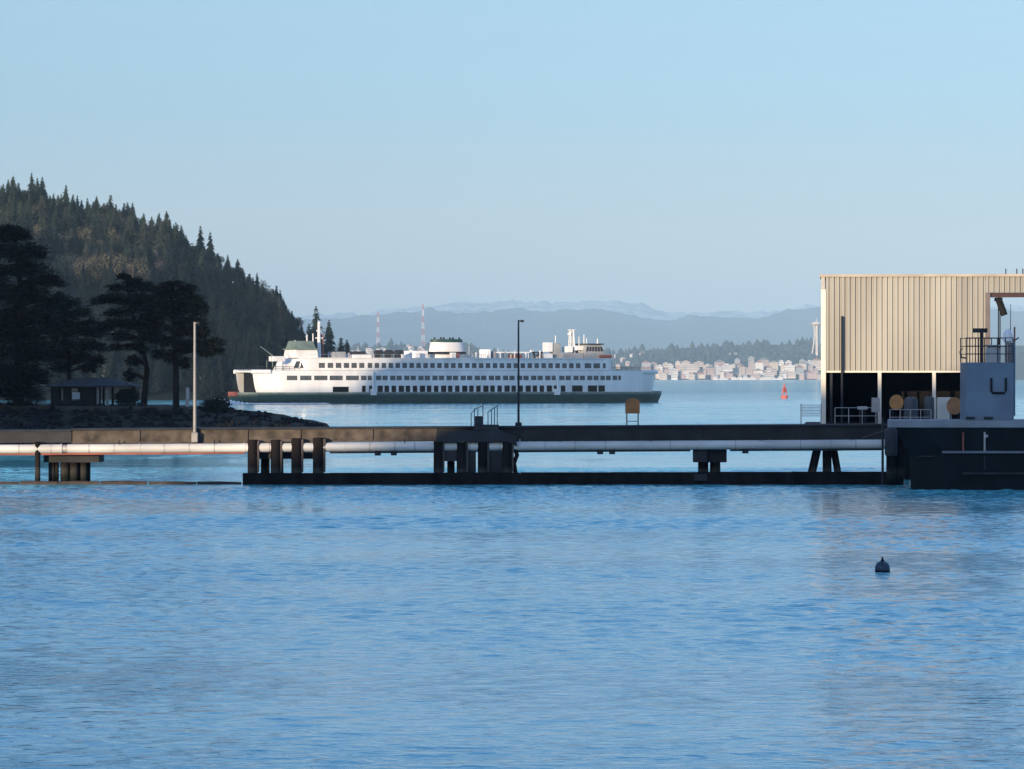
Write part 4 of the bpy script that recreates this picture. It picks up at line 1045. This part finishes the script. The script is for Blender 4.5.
MB().box(pxx(244) + .4, pxx(890) - .4, -.3, 0, -.2, pz(474.5)).build("core_timber", M_timber, bo)
MB().bev(pxx(693), pxx(706), -.6, -.46, pz(480), pz(473.5), .04).build("buffer_block", M_concd, bo)
lb = thing("log_boom", "thin low log boom awash beneath the left part of the pier", "boom", (0, PY - .8, 0))
rl = random.Random(9)
for a, b in zip([-40, 22, 60, 102, 150, 198], [20, 59, 100, 148, 197, 242]):
    MB().tube([(pxx(a), rl.uniform(-.1, .1), .05 + rl.uniform(0, .04)), (pxx((a+b)/2), rl.uniform(-.1, .1), .1), (pxx(b), rl.uniform(-.1, .1), .05)], .15 + rl.uniform(-.03, .03), 9).build("log", mat("wet_log", (.05, .035, .028), .7, .4, 1.5), lb, True)

# lamp posts and masts on the pier
def lamp(label, px, yt, yb, Y, m, r=.11):
    z0, z1 = ZP(yb, Y), ZP(yt, Y); h = z1 - z0
    root = thing("lamp_post", label, "lamp post", (XP(px, Y), Y, z0))
    MB().tube([(0, 0, 0), (0, 0, h * .5), (0, 0, h)], [r * 1.25, r * 1.05, r * .85], 10).build("pole", m, root, True)
    MB().bev(-.24, .24, -.24, .24, -.3, .42, .05).build("base", m, root)
    MB().tube([(0, 0, h - .1), (.28, -.05, h - .03)], .05, 6).build("arm", m, root)
    MB().bev(.16, .40, -.14, .08, h - .16, h + .0, .02).build("lamp_head", M_dark if m is not M_galv else M_galv, root)
lamp("pale galvanised lamp post standing in the sun at the left part of the pier", 194.8, 322, 438, 285.6, mat("pale_lamp_steel", (.27, .26, .24), .55, .15, 2, metallic=.2), .11)
lamp("dark lamp post in the middle of the pier in front of the ferry", 518.5, 320, 428, 287.5, M_dark, .075)
o = MB().tube([(0, 0, 0), (0, 0, 4.2), (0, 0, ZP(316, 300.6) - ZP(423.5, 301) - .0)], [.10, .09, .08], 10).build("service_mast", M_dark, None, True)
o.location = (XP(842, 300.6), 300.6, ZP(423.5, 301)); tag(o, "plain dark mast standing in front of the tan shed's left bay", "mast")

def sign(name, label, px, y0, y1, w, ytop_leg, Y, m):
    k = Y / F; root = thing(name, label, "sign", (XP(px, Y), Y, ZP(y0, Y)))
    hw_ = w * k / 2; zb = (y0 - ytop_leg) * k; zt = (y0 - y1) * k
    arc = [(hw_ * math.cos(math.pi * i / 14), zt - hw_ * .75 + hw_ * .75 * math.sin(math.pi * i / 14)) for i in range(15)]
    MB().prism([(-hw_, zb), (hw_, zb)] + arc, -.05, .05).build("board", m, root)
    for s in (-1, 1): MB().tube([(s * hw_ * .78, .08, -.2), (s * hw_ * .78, .08, zb + .6)], .05, 6).build("leg", M_dark, root)
    MB().tube([(-hw_ * .78, .08, zb * .35), (hw_ * .78, .08, zb * .35)], .03, 6).build("cross_bar", M_dark, root)
sign("round_topped_sign", "brown round topped sign board on two thin legs standing alone on the pier", 632.5, 425.5, 398, 14.5, 413.5, 288.5, M_brown)

# mesh panel fence left of the shed
fz0, fz1 = ZP(422, 290), ZP(405, 290)
fe = thing("mesh_fence", "short pale wire mesh fence panel between the pier deck and the shed's left corner", "fence", (XP(811, 290), 290, fz0))
fw = 10 * 290 / F
m = MB()
for i in range(13): m.tube([(-fw + 2*fw*i/12, 0, .45), (-fw + 2*fw*i/12, 0, fz1 - fz0)], .018, 5)
for i in range(5): m.tube([(-fw, 0, .45 + (fz1 - fz0 - .45)*i/4), (fw, 0, .45 + (fz1 - fz0 - .45)*i/4)], .02, 5)
m.build("mesh", mat("pale_wire", (.5, .52, .55), .5, .1, 2), fe)
for s in (-1, 1): MB().tube([(s*fw, 0, -.2), (s*fw, 0, fz1 - fz0 + .08)], .04, 6).build("post", M_galv, fe)

# ------------------------------------------------------------------ the shed
SHY = 301.0
ang = R(-5)
shed = thing("shed", "large open bay shed clad in tan ribbed metal at the end of the pier", "shed", (XP(821, SHY), SHY, ZP(423.5, SHY)), ang)
ca_, sa_ = math.cos(ang), math.sin(ang)
def sx_(px):                # distance along the shed front seen at px
    k = (px - 512) / F; x0 = XP(821, SHY)
    return (k * SHY - x0) / (ca_ - k * sa_)
def sz(y, s): return ZP(y, SHY + s * sa_) - ZP(423.5, SHY)
ZT = sz(277, 0); ZB = sz(370.7, 0); SW = sx_(985.5); SD = 13.0; SE = sx_(1075)
# ribbed cladding: one continuous folded sheet
def clad(x0, x1, z0, z1, y, name, depth=.25, pitch=.41):
    n = round((x1 - x0) / pitch); p = (x1 - x0) / n; prof = []
    for i in range(n):
        a = x0 + i * p
        prof += [(a, 0), (a + p*.50, 0), (a + p*.68, depth), (a + p*.86, depth)]
    prof.append((x1, 0))
    m = MB().loft([[(a, y + b, z0) for a, b in prof], [(a, y + b, z1) for a, b in prof]], closed=False)
    m.loft([[(a, y + .14, z0) for a, b in (prof[0], prof[-1])], [(a, y + .14, z1) for a, b in (prof[0], prof[-1])]], closed=False)
    return m.build(name, M_clad, shed, fix=False)
clad(.38, SW, ZB, ZT, -.02, "cladding")
clad(SW + .02, SE, sz(292.5, SW), ZT, -.02, "fascia_cladding")
MB().box(0, .37, -.10, .28, -.02, ZT - .95).build("corner_post", M_cream, shed)
MB().box(0, .30, -.06, .28, ZT - .94, ZT).build("corner_flashing", M_galv, shed)
MB().box(-.12, SE, -.16, .1, ZT + .002, ZT + .2).build("gutter", mat("gutter_tan", (.40, .34, .27), .6, .2, .5), shed)
MB().box(-.1, SE, .12, SD, ZT + .005, ZT + .16).build("roof", M_galv, shed)
MB().box(.05, .25, .30, SD, -.02, ZT - .02).build("end_wall", M_clad, shed)
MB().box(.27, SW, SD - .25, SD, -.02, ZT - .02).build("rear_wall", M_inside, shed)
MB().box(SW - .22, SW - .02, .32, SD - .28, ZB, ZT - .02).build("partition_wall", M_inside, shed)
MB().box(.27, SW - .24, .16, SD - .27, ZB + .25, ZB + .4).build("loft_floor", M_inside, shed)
MB().box(.39, SW, .0, .16, ZB - .14, ZB - .004).build("sill_beam", M_cream, shed)
for a, b in ((830, 832.5), (877.8, 881.4), (932.3, 935.8), (985.6, 989)):
    MB().box(sx_(a), sx_(b), -.06 if a > 840 else .0, .22, -.02, ZB - .145).build("post", M_cream if a > 840 else M_dark, shed)
MB().box(SW + .002, SW + .36, -.06, .3, ZB - .14, sz(292.5, SW) - .002).build("door_jamb", mat("jamb_grey_steel", (.13, .11, .11), .6, .2, 1), shed)
MB().box(SW - .0, SE, .16, .5, sz(297.3, SW), sz(292.6, SW)).build("door_header", mat("header_red_steel", (.045, .02, .024), .7, .25, 1), shed)
m = MB()
for x in (sx_(999), sx_(1000.6)): m.tube([(x, 1.2, 1), (x, 1.2, sz(296, SW))], .05, 6)
m.build("hoist_cable", M_black, shed)
MB().box(sx_(995), sx_(1003), .9, 1.5, sz(301, SW), sz(297.4, SW)).tube([(sx_(999.5), 1.2, sz(300, SW)), (sx_(1005), 1.1, sz(315, SW))], .26, 8).build("hoist", M_black, shed)
for px in (1006, 1017, 1023):
    MB().tube([(sx_(px), .4, ZT + .1), (sx_(px), .4, ZT + .62)], .05, 6).build("roof_spike", M_dark, shed)
for px in (1052, 1073): MB().box(sx_(px), sx_(px) + .3, .2, .5, -.02, sz(297.4, SW)).build("post", M_dark, shed)
# pad below the shed
MB().box(-1.3, SE + 6, -4.0, SD + 1, -1.0, -.03).build("floor_slab", M_concd, shed)
for i in range(7):
    for yy in (-2.5, 4, 10): MB().tube([(6.6 + i * 2.6, yy, -ZP(423.5, SHY) - 1.5), (6.6 + i * 2.6, yy, -1.02)], .22, 10).build("pile", M_pile, shed, True)

# things standing in and before the shed bays
def on_deck(px, Y): return (XP(px, Y), Y, ZP(423.5, SHY))
def rail(label, px0, px1, Y, h, n):
    x0, x1 = XP(px0, Y), XP(px1, Y); root = thing("guard_rail", label, "railing", ((x0+x1)/2, Y, ZP(423.5, SHY))); w = (x1 - x0) / 2
    for i in range(n): MB().tube([(-w + 2*w*i/(n-1), 0, 0), (-w + 2*w*i/(n-1), 0, h)], .035, 6).build("post", M_galv, root)
    for f in (.5, 1.0): MB().tube([(-w, 0, h*f), (w, 0, h*f)], .03, 6).build("rail", M_galv, root)
rail("thin grey guard rail across the shed's left bay", 835, 876, 297.2, 1.25, 4)
rail("grey guard rail with two bars running left of the tower block's foot", 890, 931, 292.4, 1.15, 5)
bn = thing("workbench", "pale topped workbench standing behind the rail in the shed's left bay", "bench", on_deck(862.5, 300))
MB().bev(-.36, .36, -.3, .3, 1.1, 1.33, .03).build("top", mat("bench_pale", (.45, .45, .44), .7, .1, 2), bn)
for s in (-1, 1): MB().box(s*.2 - .05, s*.2 + .05, -.2, .2, 0, 1.1).build("leg", M_dark, bn)
def drum_sign(label, px, yc, r, Y, m): 
    root = thing("round_marker", label, "sign", on_deck(px, Y)); zc = ZP(yc, Y) - ZP(423.5, SHY)
    MB().loft([[(r*math.cos(6.2832*i/24)*q, yy, zc + r*1.1*math.sin(6.2832*i/24)*q) for i in range(24)] for q, yy in ((.93, -.09), (1, -.05), (1, .05), (.93, .09))]).build("disc", m, root, True)
    for s in (-1, 1): MB().tube([(s*r*.5, .12, 0), (s*r*.5, .12, zc)], .045, 6).build("leg", M_dark, root)
drum_sign("orange round marker board on legs in the shed's middle bay", 896.5, 402.5, .53, 293.5, M_orange)
drum_sign("brown orange round marker board beside the pale cabinet at the tower block's left edge", 954.5, 406, .60, 293.0, mat("faded_brown_orange", (.30, .14, .06), .75, .25, 1.5))
def tank(label, px, w, ytop, Y, m):
    root = thing("storage_tank", label, "tank", on_deck(px, Y)); r = w * Y / F / 2; h = ZP(ytop, Y) - ZP(423.5, SHY)
    MB().lathe([(r, .12), (r, h - r*.5), (r*.8, h - r*.18), (r*.3, h - .02), (.05, h)], n=22).build("shell", m, root, True)
    MB().box(-r*.8, r*.8, -r*.8, r*.8, -.02, .14).build("plinth", M_concd, root)
    MB().tube([(0, 0, h - .05), (0, 0, h + .18)], r*.22, 10).build("filler_cap", M_dark, root, True)
M_tank = mat("grey_tank_plastic", (.055, .06, .068), .5, .15, 1)
tank("rounded grey tank right of the orange marker in the shed's middle bay", 911, 14, 396.5, 296, M_tank)
tank("grey tank beside the white post between the shed's middle and right bays", 929, 11, 396, 297, M_tank)
cb = thing("electrical_cabinet", "pale cream cabinet standing in the shed's right bay", "cabinet", on_deck(944, 295))
MB().bev(-.53, .53, -.35, .35, .25, 2.05, .04).build("body", mat("cabinet_cream", (.55, .52, .45), .6, .1, 1), cb)
MB().box(-.47, .47, -.38, -.352, .35, 1.95).build("door", mat("cabinet_cream", None or (.55, .52, .45)), cb)
MB().box(-.5, .5, -.3, .3, -.02, .26).build("plinth", M_concd, cb)
bx = thing("meter_box", "small grey box fixed low beside the first white post of the shed", "box", on_deck(875.5, 299))
MB().bev(-.3, .3, -.2, .2, .9, 2.0, .03).build("body", M_galv, bx); MB().box(-.06, .06, -.06, .06, 0, .9).build("stand", M_dark, bx)

# ------------------------------------------------------------------ float and tower block in front of the shed
FY = 271.0
fz = lambda y: ZP(y, FY)
fx = lambda px: XP(px, FY)
fl = thing("work_float", "dark hulled work float moored at the right edge below the blue grey block", "barge", (0, FY, 0))
ZD = fz(427.5)
W0, W1, WD = fx(908.5), fx(1120), 9.0
WR = 1 + WD / FY
MB().loft([[(W0 + .3, .9, -.8), (fx(950), .0, -.8), (W1, .0, -.8), (W1, WD, -.8), (W0 * WR + .3, WD, -.8)],
           [(W0 + .1, .9, fz(455)), (fx(944), .0, fz(455)), (W1, .0, fz(455)), (W1, WD, fz(455)), (W0 * WR + .1, WD, fz(455))],
           [(fx(897), .9, ZD), (fx(925), .0, ZD), (W1, .0, ZD), (W1, WD, ZD), (fx(897) * WR, WD, ZD)]]).build("hull", M_float, fl)
MB().slab([(fx(888.5), .75), (fx(922), -.14), (W1, -.14), (W1, WD + .1), (fx(888.5) * WR, WD + .1)], ZD + .003, fz(420.5)).build("deck_edge", mat("deck_edge_grey", (.22, .24, .26), .7, .2, .6), fl)
for y, x0, h in ((453.2, 942, .16), (474.5, 962, .15)):
    MB().bev(fx(x0), W1 - .05, -.26, .0, fz(y), fz(y) + h, .03).build("rubbing_bar", M_dark if y > 460 else mat("bar_grey", (.13, .15, .17), .6, .2, 1), fl)
MB().box(fx(918), fx(935), .15, .42, fz(457), fz(456)).build("step", M_dark, fl)
for px in (963, 984.5): 
    MB().tube([(fx(px), -.10, fz(452)), (fx(px), -.10, fz(432))], .07, 8).build("hanging_chain", M_rust if px < 970 else M_galv, fl)
MB().tube([(fx(984.5), -.13, fz(437)), (fx(987.5), -.13, fz(435.5))], .10, 8).build("cleat", M_galv, fl)
MB().tube([(fx(984.5), -.10, fz(470)), (fx(984.5), -.10, fz(456))], .06, 8).build("hanging_chain", M_dark, fl)
tb = thing("tower_block", "blue grey steel tower block on the work float before the shed's right bay", "tower", (0, FY + 1.2, fz(420.5) + .003))
bx0, bx1 = XP(966, FY + 1.2), XP(1014, FY + 1.2); bh = ZP(362.5, FY + 1.2) - fz(420.5)
MB().bev(bx0, bx1, 0, 3.6, 0, bh, .05).build("body", M_blue, tb)
def tbx(px): return XP(px, FY + 1.0)
def tbz(y): return ZP(y, FY + 1.0) - fz(420.5)
m = MB().tube([(tbx(991.5), -.10, tbz(378)), (tbx(991.5), -.10, tbz(391)), (tbx(993), -.12, tbz(393)), (tbx(1004.5), -.12, tbz(393)), (tbx(1006), -.10, tbz(391)), (tbx(1006), -.10, tbz(378))], .075, 8)
m.build("tow_loop", M_black, tb)
for px in (966, 984): MB().bev(tbx(px), tbx(px + 9), -.2, .0, tbz(419), tbz(416.8), .03).build("foot_bracket", M_dark, tb)
MB().box(bx1 + .001, bx1 + .12, .2, 3.4, .3, bh + 1.4).build("side_fin", M_blue, tb)
for px in (966.6, 976, 985, 998, 1006, 1013.5):
    for yy in (.08, 3.5):
        MB().tube([(tbx(px), yy, bh - .01), (tbx(px), yy, bh + 1.75)], .04, 6).build("rail_post", M_dark, tb)
for f in (.6, 1.15, 1.72):
    for yy in (.08, 3.5): MB().tube([(tbx(966.6), yy, bh + f), (tbx(1013.5), yy, bh + f)], .03, 6).build("rail", M_dark, tb)
MB().tube([(tbx(966.6), .08, bh + .3), (tbx(961.5), .08, bh + .35), (tbx(960.5), .08, bh + .75), (tbx(963), .08, bh + 1.0)], .06, 7).build("hook", M_dark, tb, True)
MB().box(tbx(976), tbx(990), 1.2, 1.8, bh + 2.1, bh + 2.4).box(tbx(983), tbx(985.5), 1.3, 1.6, bh, bh + 2.1).build("winch_frame", M_dark, tb)
# gear on top of the block
def on_block(px, yy=2.0): return (XP(px, FY + 1.2 + yy), FY + 1.2 + yy, fz(420.5) + .003 + bh)
rd = thing("dome_antenna", "white dome antenna on a short stand on the blue grey tower block", "antenna", on_block(1008))
MB().lathe([(.05, 2.35), (.22, 2.25), (.33, 1.95), (.33, 1.5), (.2, 1.42)], n=18).build("dome", M_white, rd, True); MB().tube([(0, 0, 0), (0, 0, 1.45)], .07, 8).build("stand", M_galv, rd)
tk = thing("deck_locker", "pale rounded locker behind the rail on the blue grey tower block", "locker", on_block(993, 2.4))
MB().bev(-.5, .5, -.4, .4, 0, 1.15, .18).build("body", mat("locker_pale", (.5, .5, .48), .6, .1, 1), tk); MB().bev(-.53, .53, -.43, .43, 1.153, 1.25, .05).build("lid", M_galv, tk)
wa = MB().tube([(0, 0, 0), (0, 0, 2.2), (0, 0, 4.1)], [.035, .03, .02], 6).build("whip_antenna", M_dark, None); wa.location = on_block(1010.5, 2.6); tag(wa, "thin whip antenna standing behind the white dome antenna", "antenna")
fp = thing("signal_staff", "reddish short staff with a cross arm right of the white dome antenna", "staff", on_block(1014.5, 1.2))
MB().tube([(0, 0, 0), (0, 0, 2.5)], .06, 8).build("staff", M_rust, fp); MB().tube([(-.05, 0, 1.5), (.3, 0, 1.75)], .05, 6).build("arm", M_dark, fp)
# corner fender pile by the float
cf = thing("corner_fender", "grey cylinder fender and leaning piles where the boom meets the work float", "fender piles", (0, PY - 3.0, 0))
KY = PY - 3.0
kx_ = lambda px: XP(px, KY)
kz = lambda y: ZP(y, KY)
MB().tube([(kx_(891), 0, kz(456)), (kx_(891), 0, kz(454)), (kx_(891), 0, kz(431)), (kx_(891), 0, kz(428))], [.38, .46, .46, .36], 18).build("cylinder_fender", mat("fender_rubber", (.05, .052, .058), .8, .2, 2), cf, True)
MB().tube([(kx_(891), .05, -1.6), (kx_(891), .05, kz(455.5))], [.38, .34], 14).build("pile", M_pile, cf, True)
MB().tube([(kx_(899), .7, -1.6), (kx_(904.5), .7, kz(428))], [.30, .26], 12).build("batter_pile", M_pile, cf, True)
MB().tube([(kx_(900), .9, kz(428)), (kx_(896.5), .9, -1.6)], .2, 10).build("batter_pile", M_pile, cf, True)
pc = MB().tube([(0, 0, -1.5), (0, 0, ZP(417, 282.2))], [.10, .085], 9).build("mooring_pole", M_dark, None, True); pc.location = (XP(882.7, 282.2), 282.2, 0); tag(pc, "slim dark pole rising from the water where the pipe meets the shed float", "pole")
rp = thing("gangway_rope", "slack rope falling from the float deck down to the pipe end", "rope", (0, 281.6, 0))
rz = lambda y: ZP(y, 281.6)
MB().tube([(XP(905, 281.6), 0, rz(425)), (XP(893, 281.6), 0, rz(426.5)), (XP(880, 281.6), 0, rz(432)), (XP(862, 281.6), 0, rz(438))], .04, 6).build("rope", M_tworn, rp)

# ------------------------------------------------------------------ buoys
by = CAM_Z * F / (572 - HORIZON)
mbuoy = thing("mooring_buoy", "small dark round mooring buoy floating alone on the open foreground water", "buoy", (XP(882.5, by), by, 0), .4); mbuoy.scale = (.92, .92, .92)
MB().lathe([(.10, -.22), (.25, -.12), (.32, .04), (.33, .18), (.29, .32), (.20, .42), (.09, .47), (.03, .48)], n=24).build("float", mat("dull_blue_buoy", (.035, .06, .095), .6, .3, 3), mbuoy, True)
MB().lathe([(.325, -.02), (.335, .03), (.325, .08)], n=24).build("band", M_black, mbuoy, True)
MB().lathe([(.10, .46), (.06, .54), (.02, .66), (.008, .67)], n=14).build("cone_top", M_black, mbuoy, True)
bm_ = MB()
for a in (0.5, 2.6, 4.6): bm_.tube([(.2*math.cos(a), .2*math.sin(a), .28), (.24*math.cos(a), .24*math.sin(a), .42), (.14*math.cos(a), .14*math.sin(a), .44)], .025, 6)
bm_.build("mooring_eye", M_galv, mbuoy)
ry = CAM_Z * F / (398.2 - HORIZON); k = ry / F
rb = thing("channel_buoy", "red channel buoy with a lattice tower and lantern far out beside the shed", "buoy", (XP(784.5, ry), ry, 0))
MB().lathe([(1.0, -.6), (1.3, .0), (1.3, .8), (1.05, 1.1)], n=24).build("float", M_red, rb, True)
m = MB()
for i in range(4):
    a = R(45 + 90 * i); b = R(45 + 90 * (i + 1)); p0 = (1.05*math.cos(a), 1.05*math.sin(a), 1.05); p1 = (.5*math.cos(a), .5*math.sin(a), 4.2)
    q0 = (1.05*math.cos(b), 1.05*math.sin(b), 1.05); q1 = (.5*math.cos(b), .5*math.sin(b), 4.2)
    m.tube([p0, p1], .13, 6); m.tube([p0, q1], .07, 5); m.tube([p1, q1], .09, 5)
m.build("tower", M_red, rb)
for i in range(2): MB().add([((.9*math.cos(R(90*i)), .9*math.sin(R(90*i)), 2.2)), (-.9*math.cos(R(90*i)), -.9*math.sin(R(90*i)), 2.2), (-.62*math.cos(R(90*i)), -.62*math.sin(R(90*i)), 4.0), (.62*math.cos(R(90*i)), .62*math.sin(R(90*i)), 4.0),
    (.9*math.cos(R(90*i))+.03, .9*math.sin(R(90*i))+.03, 2.2), (-.9*math.cos(R(90*i))+.03, -.9*math.sin(R(90*i))+.03, 2.2), (-.62*math.cos(R(90*i))+.03, -.62*math.sin(R(90*i))+.03, 4.0), (.62*math.cos(R(90*i))+.03, .62*math.sin(R(90*i))+.03, 4.0)],
    [(0,1,2,3),(7,6,5,4),(0,4,5,1),(1,5,6,2),(2,6,7,3),(3,7,4,0)]).build("radar_reflector", M_red, rb)
MB().lathe([(.62, 4.2), (.62, 4.35), (.22, 4.4), (.22, 5.0), (.3, 5.05), (.12, 5.5), (.04, 5.6)], n=16).build("lantern", M_red, rb, True)
